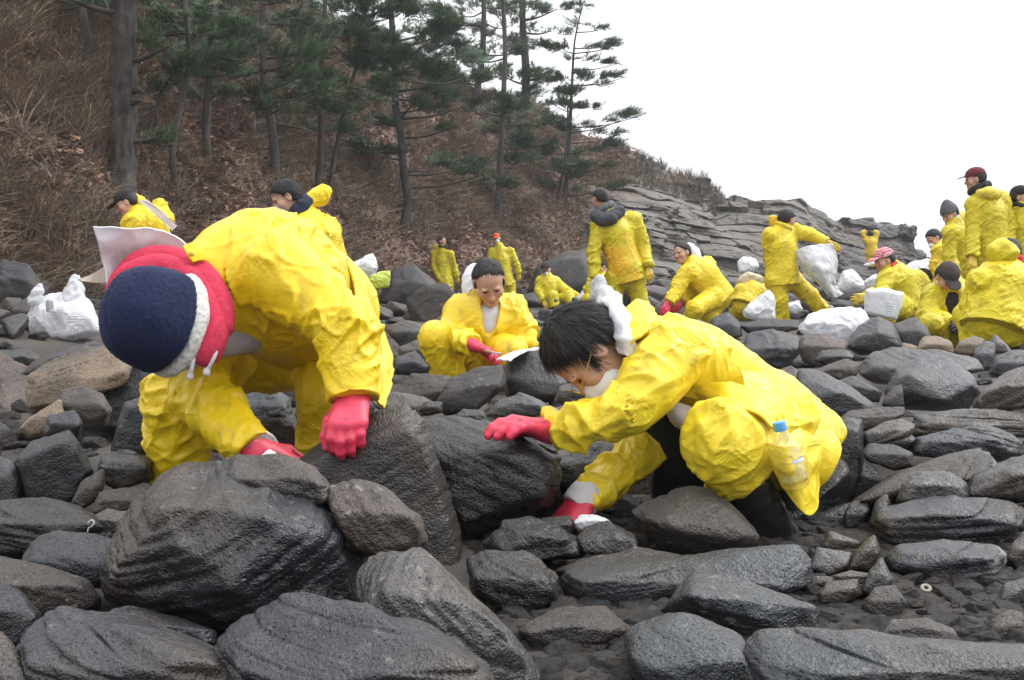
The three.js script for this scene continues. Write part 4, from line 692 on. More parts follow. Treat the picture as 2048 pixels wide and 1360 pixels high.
// S.j: joints 'px,py,dz' in the photograph, dz metres behind the person's own distance S.D; a = the side on the left in the picture, b = on the right
function person(label, S) {
  const J = {}; for (const s of S.j.trim().split(/\s+/)) { const [k, q] = s.split('='), [x, y, z = 0] = q.split(',').map(Number); J[k] = P(x, y, S.D + z); }
  const near = S.near ?? 0, cell = S.cell ?? clamp(S.D * 0.0011, 0.006, 0.022), g = S.girth ?? 1, seed = S.seed ?? Math.round(S.D * 37), limp = (a, b) => a.clone().lerp(b, 0.5);
  const feet = [J.aa, J.ab].filter(Boolean), foot = feet.length ? feet.reduce((m, p) => p.y < m.y ? p : m) : J.pv.clone().setY(J.pv.y - 0.5);
  const root = base('person', foot.clone().setY(foot.y - 0.06), label, 'person', S.group), Y = S.yellow ?? YELLOW_OLD, vin = near ? M.vinyl : M.vinylFar;
  const up = S.up ?? J.hd.clone().sub(J.nk).normalize(), A = axes(S.face, up), hs = S.hs ?? 1;
  // body: head, neck, trunk, arms and legs as one surface; the clothes lie over it
  const [HF, Q] = headField(J.hd, A, hs), hg = HF.mesh(S.headCell ?? clamp(S.D * 0.0006, 0.003, 0.009), 0.006), B = new Field(0.04);
  B.cone(J.hd.clone().addScaledVector(A.u, -0.03 * hs).addScaledVector(A.f, -0.03 * hs), J.nk, 0.05, 0.056).cone(J.nk, J.ch, 0.06, 0.11).cone(J.ch, J.pv, 0.12, 0.12);
  for (const k of ['a', 'b']) {
    if (J['s' + k]) B.cone(J.ch.clone().lerp(J['s' + k], 0.5), J['s' + k], 0.07, 0.055).cone(J['s' + k], J['e' + k], 0.05, 0.04).cone(J['e' + k], J['w' + k], 0.038, 0.027);
    if (J['h' + k]) B.cone(J.pv, J['h' + k], 0.1, 0.08).cone(J['h' + k], J['k' + k], 0.08, 0.055).cone(J['k' + k], J['a' + k], 0.052, 0.036);
  }
  const bg = B.mesh(Math.max(0.014, cell * 1.6), 0.01);
  const lip = Q(0, -0.059, 0.09), skin = S.skin ?? SKIN, shade = (x, y, z) => { const l = sst(0.026, 0.012, Math.hypot(x - lip.x, (y - lip.y) * 1.5, z - lip.z)) * (S.D < 9 ? 0.3 : 0.15), k = 0.94 + 0.12 * noise(x * 30, y * 30, z * 30), c = Q(0, -0.01, 0.06), bl = sst(0.07, 0.02, Math.hypot(x - c.x, y - c.y, z - c.z)) * 0.18; return [skin[0] * k * (1 + bl * 0.2), skin[1] * k * (1 - bl) * (1 - l * 0.45), skin[2] * k * (1 - bl) * (1 - l * 0.4)]; };
  mesh('body', mergeGeometries([paint(hg, shade), paint(bg, skin)]), M.skin, root);
  const eyes = new Field(0.001), brow = new Field(0.002);
  for (const e of [-1, 1]) { if (S.D < 20) mesh('eye', outward(new Field(0.001).ell(Q(e * 0.031, 0.011, 0.0815), 0.0115 * hs, 0.003 * hs, 0.006 * hs, A.s, A.u, A.f).mesh(0.0022, 0.002)), M.eye, root);
    if (S.D < 13) mesh('eyebrow', new Field(0.001).cone(Q(e * 0.016, 0.031, 0.09), Q(e * 0.048, 0.033, 0.076), 0.0038 * hs, 0.003 * hs).mesh(0.0022, 0.002), M.hair, root); }
  // hair or headwear
  const hc = Q(0, 0.035, -0.012), hcell = clamp(S.D * 0.0009, 0.0035, 0.01);
  if (S.hair !== null) {
    const H = new Field(0.012); const hb = S.hairBulk ?? 0; H.ell(Q(0, 0.043 + hb * 0.3, -0.016), 0.087 * hs + hb, 0.09 * hs + hb, 0.104 * hs + hb, A.s, A.u, A.f).ell(Q(0, 0.0, -0.05), 0.08 * hs, 0.075 * hs, 0.065 * hs, A.s, A.u, A.f, 0.03);
    const hl = S.hairline ?? 0.072; H.cut(Q(0, hl, 0.06), A.f.clone().multiplyScalar(1).addScaledVector(A.u, -0.85), 0.02); H.cut(Q(0, S.nape ?? -0.05, -0.04), A.u.clone().multiplyScalar(-1).addScaledVector(A.f, 0.25), 0.015);
    for (const e of [-1, 1]) { H.ell(Q(e * 0.09, -0.005, 0.0), 0.024 * hs, 0.04 * hs, 0.03 * hs, A.s, A.u, A.f, 0.01, 1); if (near) H.ell(Q(e * 0.075, 0.016, 0.02), 0.005 * hs, 0.024 * hs, 0.007 * hs, A.s, A.u, A.f, 0.006); }
    const h = H.mesh(hcell, 0.01); bend(h, (x, y, z) => { const q = V(x, y, z).sub(hc), l = q.dot(A.s), v = q.dot(A.u), w = q.dot(A.f), t = Math.atan2(l, w + 0.02); return 0.006 * (0.4 - Math.abs(noise(l * 70 + t * 4, v * 20, w * 24 + seed))) + 0.003 * noise(l * 150, v * 45, w * 60) + 0.004 * noise(l * 14, v * 14, w * 14 + seed); });
    const strands = S.strands ?? (S.D < 8 ? 2200 : 0);
    if (strands) { const r = rng(seed + 7), p = h.attributes.position, nn = h.attributes.normal, pos = [], idx = [], crown = Q(0, 0.125, -0.05);
      for (let i = 0; i < strands; i++) { const k = Math.floor(r() * p.count), o = V(p.getX(k), p.getY(k), p.getZ(k)), n = V(nn.getX(k), nn.getY(k), nn.getZ(k)), w = o.clone().sub(crown); w.addScaledVector(n, -w.dot(n)).normalize(); const sd = w.clone().cross(n), l = (S.hairLength ?? 0.028) * (0.5 + r()); w.addScaledVector(sd, (r() - 0.5) * 0.7).addScaledVector(A.u, -0.1);
        const wd = 0.0011, q = pos.length / 3; for (let t = 0; t <= 2; t++) { const u = t / 2, c = o.clone().addScaledVector(w, l * u).addScaledVector(n, -0.002 + 0.009 * u + 0.004 * r() - 0.008 * u * u), e = wd * (1 - 0.7 * u); pos.push(c.x - sd.x * e, c.y - sd.y * e, c.z - sd.z * e, c.x + sd.x * e, c.y + sd.y * e, c.z + sd.z * e); }
        idx.push(q, q + 1, q + 3, q, q + 3, q + 2, q + 2, q + 3, q + 5, q + 2, q + 5, q + 4); }
      const st = geom(pos, idx); h.deleteAttribute('color'); mesh('hair', mergeGeometries([h, st]), S.hair ?? M.hair, root); }
    else mesh('hair', h, S.hair ?? M.hair, root);
  }
  if (S.cap) {                                 // { colour, brim, kind }
    const c = S.cap, C = new Field(0.01), o = c.tilt ?? 0;
    if (c.kind === 'beanie') { C.ell(Q(0, 0.062, -0.014), 0.09 * hs, 0.092 * hs, 0.108 * hs, A.s, A.u, A.f).ell(Q(0, 0.045, -0.012), 0.094 * hs, 0.03 * hs, 0.112 * hs, A.s, A.u, A.f, 0.02); if (c.peak) C.ell(Q(0, 0.14, -0.03), 0.04 * hs, 0.05 * hs, 0.05 * hs, A.s, A.u, A.f, 0.05); C.cut(Q(0, 0.022, 0), A.u.clone().multiplyScalar(-1).addScaledVector(A.f, 0.25)); }
    else { C.ell(Q(0, 0.058, -0.012), 0.09 * hs, 0.085 * hs, 0.108 * hs, A.s, A.u, A.f); C.cut(Q(0, 0.045 + o, 0.02), A.u.clone().multiplyScalar(-1).addScaledVector(A.f, -0.1)); C.ell(Q(0, 0.052 + o, 0.118), 0.072 * hs, 0.007 * hs, 0.07 * hs, A.s, A.u.clone().addScaledVector(A.f, 0.2).normalize(), A.f.clone().addScaledVector(A.u, -0.2).normalize(), 0.008); }
    const m = C.mesh(Math.min(hcell, 0.006), 0.006); if (c.kind === 'beanie') bend(m, (x, y, z) => 0.0015 * Math.sin(V(x, y, z).sub(hc).dot(A.u) * 400) + 0.004 * noise(x * 20, y * 20, z * 20));
    mesh(c.kind === 'beanie' ? 'beanie' : 'cap', paint(m, c.paint ? c.paint(Q, A) : stain(c.colour, 0, 1)), M.cloth, root);
  }
  if (S.mask) { const K = new Field(0.012).ell(Q(0, -0.052, 0.07), 0.05 * hs, 0.05 * hs, 0.045 * hs, A.s, A.u, A.f).ell(Q(0, -0.04, 0.1), 0.022 * hs, 0.03 * hs, 0.02 * hs, A.s, A.u, A.f, 0.03); K.cut(Q(0, 0, 0.03), A.f.clone().negate()); mesh('mask', paint(K.mesh(0.005, 0.004), S.mask === 1 ? [0.75, 0.76, 0.78] : S.mask), M.cloth, root); }
  if (S.scarf) { const K = new Field(0.02), n = 10, w = S.scarf.r ?? 0.032, rr = S.scarf.R ?? 0.07, cc = J.nk.clone().lerp(J.hd, 0.25), ax = axes(A.f, J.hd.clone().sub(J.nk)); for (let i = 0; i < n; i++) { const p = (t) => cc.clone().addScaledVector(ax.s, Math.sin(t) * rr * 1.05).addScaledVector(ax.f, Math.cos(t) * rr).addScaledVector(ax.u, -0.02 * Math.cos(t)); K.cone(p(i / n * 6.283), p((i + 1) / n * 6.283), w, w); } if (S.scarf.drop) K.cone(cc.clone().addScaledVector(ax.f, 0.08), cc.clone().addScaledVector(ax.f, 0.13).add(V(0, -S.scarf.drop, 0)), 0.05, 0.045); mesh(S.scarf.name ?? 'scarf', paint(bend(K.mesh(Math.max(0.006, cell), 0.006), (x, y, z) => 0.008 * noise(x * 25, y * 25, z * 25)), S.scarf.colour), M.cloth, root); }
  // trousers
  const amp = S.amp ?? 1;
  if (J.ha && S.legs !== null) {
    const T = new Field(0.05), ls = []; T.cone(J.ha, J.hb, 0.12 * g, 0.12 * g).cone(J.pv, limp(J.ha, J.hb), 0.14 * g, 0.14 * g);
    for (const k of ['a', 'b']) { const q = S.leg ?? 1; if (S.thighs && !S.thighs.includes(k)) continue; T.cone(J['h' + k], J['k' + k], 0.125 * q, 0.1 * q); if (!S.thighs) T.cone(J['k' + k], J['a' + k], 0.1 * q, 0.092 * q, 0.03, true); ls.push([J['h' + k], J['k' + k], 1.2], [J['k' + k], J['a' + k], 1.2]); }
    for (const e of S.legx ?? []) T.cone(P(e[0], e[1], S.D + e[2]), P(e[3], e[4], S.D + e[5]), e[6], e[7], 0.04);
    const tg = T.mesh(cell, 0.02); bend(tg, creases(ls, (S.legAmp ?? 0.8) * amp, seed + 5)); mesh('trousers', boxUV(paint(tg, stain(S.trousers ?? Y, S.dirt ?? 0.5, 2)), 1.15), vin, root);
    for (const k of ['a', 'b']) { const an = J['a' + k], fd = S.face.clone().setY(0).normalize(), bt = new Field(0.03); bt.cone(S.thighs ? J['k' + k] : an.clone().add(V(0, 0.12, 0)), an.clone().add(V(0, -0.03, 0)), 0.062, 0.058).cone(an.clone().add(V(0, -0.035, 0)), an.clone().addScaledVector(fd, 0.15).add(V(0, -0.05, 0)), 0.05, 0.042); const bm = bt.mesh(Math.max(0.007, cell), 0.006); if (near) { bend(bm, (x, y, z) => 0.008 * (0.3 - Math.abs(noise(x * 16, y * 24, z * 16))) + 0.003 * noise(x * 50, y * 50, z * 50)); const so = new Field(0.02).cone(an.clone().add(V(0, -0.085, 0)), an.clone().addScaledVector(fd, 0.16).add(V(0, -0.088, 0)), 0.045, 0.04); mesh('sole', paint(so.mesh(0.007, 0.006), [0.09, 0.03, 0.02]), M.cloth, root); } mesh('boot', bm, M.black, root); }
  }
  // jacket
  const K = new Field(0.036), js = []; const gw = 1.04 * g;
  K.cone(J.nk, J.ch, 0.1 * gw, 0.165 * gw).cone(J.ch, J.pv, 0.17 * gw, 0.175 * gw);
  for (const k of ['a', 'b']) if (J['s' + k]) {
    const s = J['s' + k], e = J['e' + k], w = J['w' + k], hp = J['h' + k] ?? J.pv, r = S.sleeve ?? 1;
    K.cone(J.nk.clone().lerp(J.ch, 0.3), s, 0.088 * g, 0.078 * g, 0.05).cone(s.clone().lerp(J.ch, 0.15), limp(J.ch, J.pv), 0.09 * g, 0.12 * g);
    K.cone(s, e, 0.082 * r * g, 0.077 * r * g).cone(e, w, 0.076 * r * g, 0.064 * r * g, 0.02, true); js.push([s, e, near ? 0.95 : 1.2], [e, w, near ? 1.15 : 1.2]);
  }
  const dn = J.pv.clone().sub(J.ch).normalize(), hem = J.pv.clone().addScaledVector(dn, S.hem ?? 0.16);
  K.cone(J.pv, hem.clone().addScaledVector(dn, 0.05), 0.175 * gw, (S.flare ?? 0.2) * gw); if (J.ha) { K.cone(J.ha, J.ha.clone().addScaledVector(dn, S.hem ?? 0.16), 0.12 * g, 0.13 * g); K.cone(J.hb, J.hb.clone().addScaledVector(dn, S.hem ?? 0.16), 0.12 * g, 0.13 * g); }
  for (const e of S.extra ?? []) K.cone(P(e[0], e[1], S.D + e[2]), P(e[3], e[4], S.D + e[5]), e[6], e[7], e[8] ?? 0.05);
  K.cut(hem, dn, 0.006);
  for (const e of S.open ?? []) K.cone(P(e[0], e[1], S.D + e[2]), P(e[3], e[4], S.D + e[5]), e[6], e[7], 0.012, false, 1);
  if (S.shirt) { const H = new Field(0.04); H.cone(J.nk, J.ch, 0.075 * g, 0.14 * g).cone(J.ch, J.pv, 0.15 * g, 0.15 * g); mesh('shirt', paint(bend(H.mesh(cell * 1.3, 0.01), (x, y, z) => 0.006 * noise(x * 14, y * 14, z * 14)), S.shirt), M.cloth, root); }
  js.push([J.nk, J.ch, S.torso ?? 0.5], [J.ch, J.pv, S.torso ?? 0.7]);
  const fd = S.folds ?? [];
  const jg = K.mesh(cell, 0.02); bend(jg, creases(js, amp * 1.1, seed)); mesh('jacket', boxUV(paint(jg, S.tint ?? stain(Y, S.dirt ?? 0.4, 1)), 1.15), vin, root);
  if (S.hood) { const c = S.hood, h = new Field(0.04), pp = c.p.split(' ').map((s) => { const [x, y, z = 0] = s.split(',').map(Number); return P(x, y, S.D + z); }); for (let i = 0; i < pp.length - 1; i++) h.cone(pp[i], pp[i + 1], c.r, c.r1 ?? c.r); mesh('hood', boxUV(paint(bend(h.mesh(Math.max(0.006, cell), 0.01), (x, y, z) => 0.012 * (0.4 - Math.abs(noise(x * 11 + seed, y * 11, z * 11))) * 2), c.colour ?? Y), 1.5), c.mat ?? vin, root); }
  for (const k of ['a', 'b']) if (J['s' + k] && S.gloves !== null) {
    const w = J['w' + k], d = w.clone().sub(J['e' + k]).normalize(), o = (S.hands ?? {})[k] ?? {}; let n = o.n ?? V(0, 0, -1).addScaledVector(A.f, 0.2);
    mesh('glove', paint(hand(w, o.d ?? d, n, { s: 1.12, curl: 0.7, thumb: k === 'a' ? 1 : -1, cell: clamp(S.D * 0.0009, 0.004, 0.009), ...o }), S.glove === RED_GLOVE ? gloveStain : stain(S.glove ?? [0.62, 0.42, 0.03], 0.4, 3)), M.glove, root);
  }
  return { root, J, Q, A };
}
const NAVY = [0.012, 0.016, 0.035], DARK = [0.012, 0.012, 0.014], GREYC = [0.09, 0.095, 0.105];
// two workers half hidden behind the stooping man
const strip = person('stooping worker in a dark cap with a clear strip across a yellow back', { D: 10, face: V(-0.85, -0.5, 0.25), up: V(-0.45, 0.85, 0), j: 'hd=254,408 nk=272,424,.05 ch=298,452,.1 pv=325,540,.2 sa=264,446,-.1 sb=318,430,.2 ea=258,510,-.15 wa=250,565,-.2 eb=322,500,.2 wb=300,560,.1 ha=308,550,.1 hb=330,545,.3 ka=300,610 aa=310,680 kb=325,610,.2 ab=330,680,.2', cap: { colour: DARK }, hood: { p: '262,398,.05 278,404,.05', r: 0.06 }, extra: [[320, 412, 0.25, 332, 440, 0.25, 0.07, 0.09]], yellow: YELLOW, seed: 3 });
person('dark-haired worker in a navy collar with a pushed-back yellow hood, seen from the side', { D: 7.3, face: V(-0.8, -0.5, 0.3), up: V(-0.3, 0.95, 0), j: 'hd=573,398 nk=602,424,.05 ch=632,482,.1 pv=662,590,.15 sa=606,462,-.12 sb=655,458,.18 ea=612,540,-.15 wa=606,600,-.2 eb=668,540,.2 wb=660,600,.2 ha=650,600 hb=672,600,.15 ka=650,690,-.1 aa=650,770 kb=670,690 ab=670,770', mask: [0.6, 0.6, 0.6], hood: { p: '622,402,.08 640,392,.1 648,384,.1', r: 0.06, r1: 0.05 }, scarf: { colour: NAVY, R: 0.08, r: 0.045, name: 'collar' }, yellow: YELLOW, seed: 4 });
mesh('clear_strip', paint(sheet(['276,402,-.12 292,398,-.13', '300,420,-.14 314,414,-.14', '322,440,-.12 334,432,-.1', '344,462,-.06 354,452,-.04'], { D: 10, t: 0.006, amp: 0.012, f: 14, n: 10, m: 24 }), [0.8, 0.72, 0.7]), M.paper, strip.root);
// standing group by the foot of the slope
person('standing man with short black hair and a dark scarf, below the crooked pine', { D: 25, face: V(0.85, 0, 0.5), j: 'hd=884,483 nk=886,497 ch=886,522 pv=889,557 sa=870,507,.1 sb=902,508,-.1 ea=868,535 wa=880,557,-.15 eb=908,532 wb=914,554 ha=881,566 hb=897,566 ka=882,590 aa=886,616 kb=899,590 ab=900,616', scarf: { colour: DARK, drop: 0.12, R: 0.07 }, shirt: DARK, open: [[892, 500, -0.2, 894, 522, -0.2, 0.07, 0.04]], hem: 0.22, seed: 5, hood: { p: '872,494,.1 880,498,.1', r: 0.07 } });
person('standing man in an orange cap and white mask, behind the man with the scraper', { D: 24.5, face: V(-0.12, -0.1, 1), j: 'hd=994,478 nk=998,492 ch=1005,520 pv=1010,556 sa=983,502 sb=1022,502 ea=978,530 wa=986,552 eb=1033,528 wb=1037,548 ha=1002,566 hb=1020,566 ka=1003,590 aa=1003,616 kb=1024,590 ab=1026,616', cap: { colour: [0.62, 0.09, 0.02] }, mask: 1, shirt: DARK, open: [[1000, 494, -0.2, 1004, 514, -0.18, 0.07, 0.03]], hem: 0.2, seed: 6 });
person('seated worker in a dark cap and white mask, arm stretched over the stones', { D: 18.5, face: V(-0.1, -0.35, 1), j: 'hd=1092,540 nk=1094,553 ch=1098,573 pv=1102,600 sa=1080,563 sb=1112,562 ea=1077,584,-.1 wa=1088,603,-.25 eb=1132,581,-.15 wb=1155,592,-.3 ha=1095,602 hb=1112,602 ka=1106,592,-.4 aa=1110,616,-.45 kb=1138,594,-.35 ab=1150,614,-.5', cap: { colour: [0.035, 0.018, 0.018] }, mask: 1, shirt: DARK, open: [[1094, 556, -0.2, 1097, 572, -0.2, 0.06, 0.03]], seed: 7, hem: 0.05 });
person('worker squatting mostly hidden behind the standing man with the grey hood', { D: 15, face: V(-0.7, -0.4, -0.3), j: 'hd=1214,540,.2 nk=1214,556,.1 ch=1208,572 pv=1212,604,.1 sa=1188,560,-.05 sb=1228,562,.1 ea=1178,580,-.05 wa=1190,598,-.15 eb=1232,585 wb=1228,602 ha=1205,604 hb=1222,604 ka=1176,600,-.1 aa=1184,622 kb=1226,606,-.1 ab=1222,626', seed: 8, hem: 0.04, leg: 0.9 });
person('standing man seen from behind with a grey hood and an orange-stained back', { D: 13, face: V(-0.55, -0.2, -0.75), up: V(-0.12, 0.97, -0.1), girth: 1.12, j: 'hd=1199,398,-.02 nk=1212,424 ch=1232,468 pv=1250,535 sa=1198,442,-.05 sb=1270,438,.03 ea=1187,508,-.1 wa=1190,556,-.16 eb=1287,496,.06 wb=1296,536,-.05 ha=1230,556 hb=1268,556 ka=1226,620,-.05 aa=1230,690 kb=1284,616 ab=1304,688', hem: 0.2, flare: 0.19, seed: 9, hood: { p: '1192,432,-.12 1205,440,-.15 1222,436,-.17 1238,422,-.1', r: 0.075, colour: [0.05, 0.052, 0.058], mat: M.cloth }, scarf: { colour: [0.1, 0.105, 0.115], R: 0.1, r: 0.04, name: 'hood_rim' }, tint: (x, y, z) => { const [px, py] = project(V(x, y, z)), o = sst(0.35, 0.7, 0.62 + 0.5 * fbm(x * 5, y * 5, z * 5) - Math.pow(Math.abs(px - 1243) / 62, 4) - Math.max(0, (500 - py) / 120)) * sst(575, 545, py) * 0.85, s = stain(YELLOW_OLD, 0.4, 1)(x, y, z); return [lerp(s[0], 0.72, o), lerp(s[1], 0.4, o), lerp(s[2], 0.015, o)]; } });
person('bending worker in a white hood looking back towards the camera over one shoulder', { D: 12, face: V(-0.75, -0.15, 0.65), up: V(-0.3, 0.95, 0.1), girth: 1.08, j: 'hd=1364,507,-.05 nk=1380,528 ch=1405,552,.05 pv=1432,590,.1 sa=1372,545,-.15 sb=1415,528,.2 ea=1356,578,-.2 wa=1338,606,-.3 eb=1385,575,.15 wb=1362,604,0 ha=1425,596,-.05 hb=1440,590,.2 ka=1390,618,-.35 aa=1370,668,-.2 kb=1418,632,0 ab=1428,690,.1', hood: { p: '1378,498,.05 1388,508,.08 1394,516,.08', r: 0.07, r1: 0.055, colour: WHITE, mat: M.cloth }, hem: 0.06, glove: RED_GLOVE, seed: 10, yellow: [0.74, 0.55, 0.014] });
person('worker bent double showing only a yellow back and a beige furry hood', { D: 14, face: V(0.3, -0.8, -0.5), up: V(0.8, 0.4, -0.2), girth: 1.1, j: 'hd=1512,572,.2 nk=1505,570,.12 ch=1500,585,0 pv=1488,612,-.1 sa=1482,582,-.1 sb=1520,580,.1 ea=1480,606,-.1 wa=1490,620,-.1 eb=1528,602,.1 wb=1530,620,.1 ha=1480,622 hb=1500,622 ka=1478,640,.1 aa=1482,665 kb=1502,640,.1 ab=1502,665', hood: { p: '1486,562,-.05 1498,556,-.04 1516,560,-.02', r: 0.07, colour: [0.5, 0.42, 0.28], mat: M.fleeceCream }, seed: 11, hem: 0.05, yellow: [0.74, 0.55, 0.014] });
person('standing man with a pale headband holding a white sack out at arm’s length', { D: 12.5, face: V(0.8, -0.15, -0.5), up: V(0.15, 0.98, 0), girth: 1.06, j: 'hd=1574,440 nk=1564,458 ch=1560,495 pv=1564,545 sa=1540,470,-.06 sb=1588,462,.06 ea=1540,520,.1 wa=1556,552,.2 eb=1622,470,.05 wb=1655,486,-.05 ha=1552,560,-.05 hb=1582,560,.08 ka=1560,605,-.08 aa=1565,668 kb=1620,590,.05 ab=1658,640,.05', hem: 0.16, seed: 12, hood: { p: '1546,438,.04 1550,450,.06', r: 0.05, r1: 0.06, colour: [0.74, 0.5, 0.02] }, yellow: [0.7, 0.54, 0.014], scarf: { colour: [0.6, 0.42, 0.03], R: 0.085, r: 0.03, name: 'collar' } });
person('tiny far worker on the headland with both arms lifted to the head', { D: 33, face: V(0.2, 0, -1), j: 'hd=1740,469 nk=1740,476 ch=1741,486 pv=1744,502 sa=1731,480 sb=1750,480 ea=1725,466 wa=1732,462 eb=1754,466 wb=1747,462 ha=1739,506 hb=1749,506 ka=1739,520 aa=1740,534 kb=1750,520 ab=1749,534', seed: 13, gloves: null, yellow: [0.7, 0.47, 0.02], cell: 0.03 });
// right-hand group
person('crouching worker in a red checked cap and red scarf, turned to the left', { D: 11, face: V(-0.92, -0.3, 0.2), up: V(-0.25, 0.96, 0.05), girth: 1.06, j: 'hd=1768,522,-.03 nk=1778,540 ch=1790,562 pv=1806,604,.05 sa=1772,558,-.14 sb=1806,552,.14 ea=1764,590,-.25 wa=1732,594,-.35 eb=1822,590,.1 wb=1798,618,-.1 ha=1796,612,-.1 hb=1812,612,.1 ka=1764,612,-.35 aa=1776,640,-.2 kb=1790,622,.2 ab=1796,648,.2', cap: { colour: [0.5, 0.03, 0.06], paint: (Q, A) => (x, y, z) => { const q = V(x, y, z).sub(Q(0, 0, 0)), l = (Math.abs(Math.sin(q.dot(A.s) * 130)) > 0.86 || Math.abs(Math.sin(q.dot(A.u) * 130)) > 0.86) ? 1 : 0; return l ? [0.6, 0.35, 0.4] : [0.42, 0.02, 0.05]; } }, scarf: { colour: [0.6, 0.02, 0.03], R: 0.06, r: 0.045 }, hood: { p: '1790,530,.05 1802,538,.08 1806,545,.08', r: 0.05, colour: [0.75, 0.52, 0.015] }, seed: 14, hem: 0.05 });
person('worker turned away and bent low just behind the one in the red checked cap', { D: 12.2, face: V(0.7, -0.7, -0.5), up: V(0.6, 0.6, -0.4), j: 'hd=1845,562,.35 nk=1838,562,.25 ch=1828,568,.1 pv=1812,596,0 sa=1815,560,0 sb=1840,572,.2 ea=1836,590,0 wa=1846,606,.1 eb=1846,592,.25 wb=1850,606,.25 ha=1808,604 hb=1824,604 ka=1822,622,.1 aa=1812,650 kb=1834,622,.1 ab=1828,650', cap: { colour: DARK, kind: 'beanie' }, seed: 15, hem: 0.06 });
person('worker in a pointed grey knitted hat, left of the tall one in a maroon cap', { D: 12.6, face: V(-0.65, -0.4, 0.25), up: V(-0.3, 0.95, 0), j: 'hd=1900,430 nk=1908,446 ch=1920,478 pv=1930,545 sa=1900,466,-.1 sb=1942,458,.12 ea=1900,512,-.15 wa=1912,545,-.25 eb=1945,510 wb=1935,545 ha=1920,556 hb=1942,556 ka=1916,610 aa=1918,670 kb=1942,610 ab=1942,670', cap: { colour: GREYC, kind: 'beanie', peak: 1 }, hood: { p: '1916,436,.06 1930,432,.08', r: 0.07, colour: [0.75, 0.6, 0.1] }, scarf: { colour: [0.5, 0.5, 0.52], R: 0.06, r: 0.03 }, seed: 16, hem: 0.15 });
person('stooping dark-haired worker, head low, beneath the pointed grey hat', { D: 14, face: V(-0.75, -0.6, 0.3), up: V(-0.6, 0.7, 0), j: 'hd=1868,478 nk=1878,490,.05 ch=1890,504,.1 pv=1908,540,.15 sa=1876,502,-.1 sb=1900,498,.2 ea=1870,530,-.1 wa=1872,556,-.15 eb=1898,530,.2 wb=1890,556,.1 ha=1900,552,.1 hb=1914,552,.25 ka=1896,600,.1 aa=1900,650,.1 kb=1914,600,.2 ab=1914,650,.2', mask: 1, seed: 17, hem: 0.08, yellow: [0.74, 0.52, 0.02] });
person('tall standing worker in a maroon cap with a black collar, seen from behind', { D: 11.5, face: V(-0.9, -0.15, -0.25), up: V(-0.05, 1, 0), girth: 1.08, j: 'hd=1950,360 nk=1962,382 ch=1976,432 pv=1982,500 sa=1948,408,-.06 sb=2004,402,.06 ea=1946,462,-.1 wa=1945,515,-.2 eb=2018,458,.06 wb=2014,506,-.05 ha=1966,520 hb=2000,520 ka=1964,590 aa=1962,660 kb=2000,590 ab=2002,660', cap: { colour: [0.13, 0.014, 0.028] }, scarf: { colour: DARK, R: 0.075, r: 0.05, name: 'collar' }, hood: { p: '1962,388,-.12 1978,386,-.14 1994,388,-.1', r: 0.055, colour: [0.68, 0.56, 0.06] }, hem: 0.17, seed: 18 });
person('standing worker in a black peaked cap, cut by the right edge', { D: 11.6, face: V(0.75, -0.05, 0.6), j: 'hd=2042,396 nk=2044,418 ch=2050,455 pv=2056,530 sa=2028,432,.05 sb=2076,432,-.05 ea=2022,490 wa=2030,540,-.1 eb=2090,490 wb=2080,540 ha=2044,545 hb=2068,545 ka=2044,600 aa=2046,660 kb=2070,600 ab=2070,660', cap: { colour: DARK }, scarf: { colour: DARK, R: 0.07, r: 0.035, name: 'collar' }, hem: 0.16, seed: 19 });
const capman = person('squatting worker in a brown peaked cap and black shirt, head bowed', { D: 9, face: V(0.05, -0.72, 0.7), up: V(0.1, 0.75, 0.66), girth: 1.08, j: 'hd=1893,556,-.05 nk=1906,575,.08 ch=1902,602,.08 pv=1896,655,.15 sa=1866,588,.02 sb=1938,588,.1 ea=1856,632,-.08 wa=1905,648,-.32 eb=1950,630,-.05 wb=1928,650,-.3 ha=1880,660,.1 hb=1915,660,.1 ka=1862,650,-.3 aa=1886,688,-.15 kb=1934,655,-.3 ab=1918,690,-.15', cap: { colour: [0.045, 0.034, 0.034] }, shirt: DARK, open: [[1906, 592, -0.12, 1904, 640, -0.1, 0.075, 0.05]], seed: 20, hem: 0.02, glove: [0.03, 0.03, 0.03], trousers: [0.55, 0.46, 0.014] });
person('broad-backed squatting worker in a red inner hood, facing away at the right edge', { D: 8, face: V(0.35, -0.3, -0.9), up: V(0.1, 0.95, -0.2), girth: 1.22, j: 'hd=2018,512,.12 nk=2012,530,.08 ch=2004,572,0 pv=1990,634,-.05 sa=1966,566,-.05 sb=2046,562,.06 ea=1948,610,.15 wa=1938,640,.3 eb=2070,620,.1 wb=2060,650,.3 ha=1972,650,-.02 hb=2030,650,-.02 ka=1935,634,.2 aa=1950,690,.05 kb=2060,650,.3 ab=2040,690,.1', hood: { p: '1994,506,-.02 2004,500,-.02 2016,506,-.06', r: 0.075, colour: YELLOW_OLD }, scarf: { colour: [0.6, 0.03, 0.05], R: 0.1, r: 0.04, name: 'inner_hood' }, seed: 21, hem: 0.1, yellow: [0.7, 0.56, 0.014], dirt: 0.3, legx: [[1935, 632, 0.2, 1975, 690, 0.1, 0.1, 0.09]] });
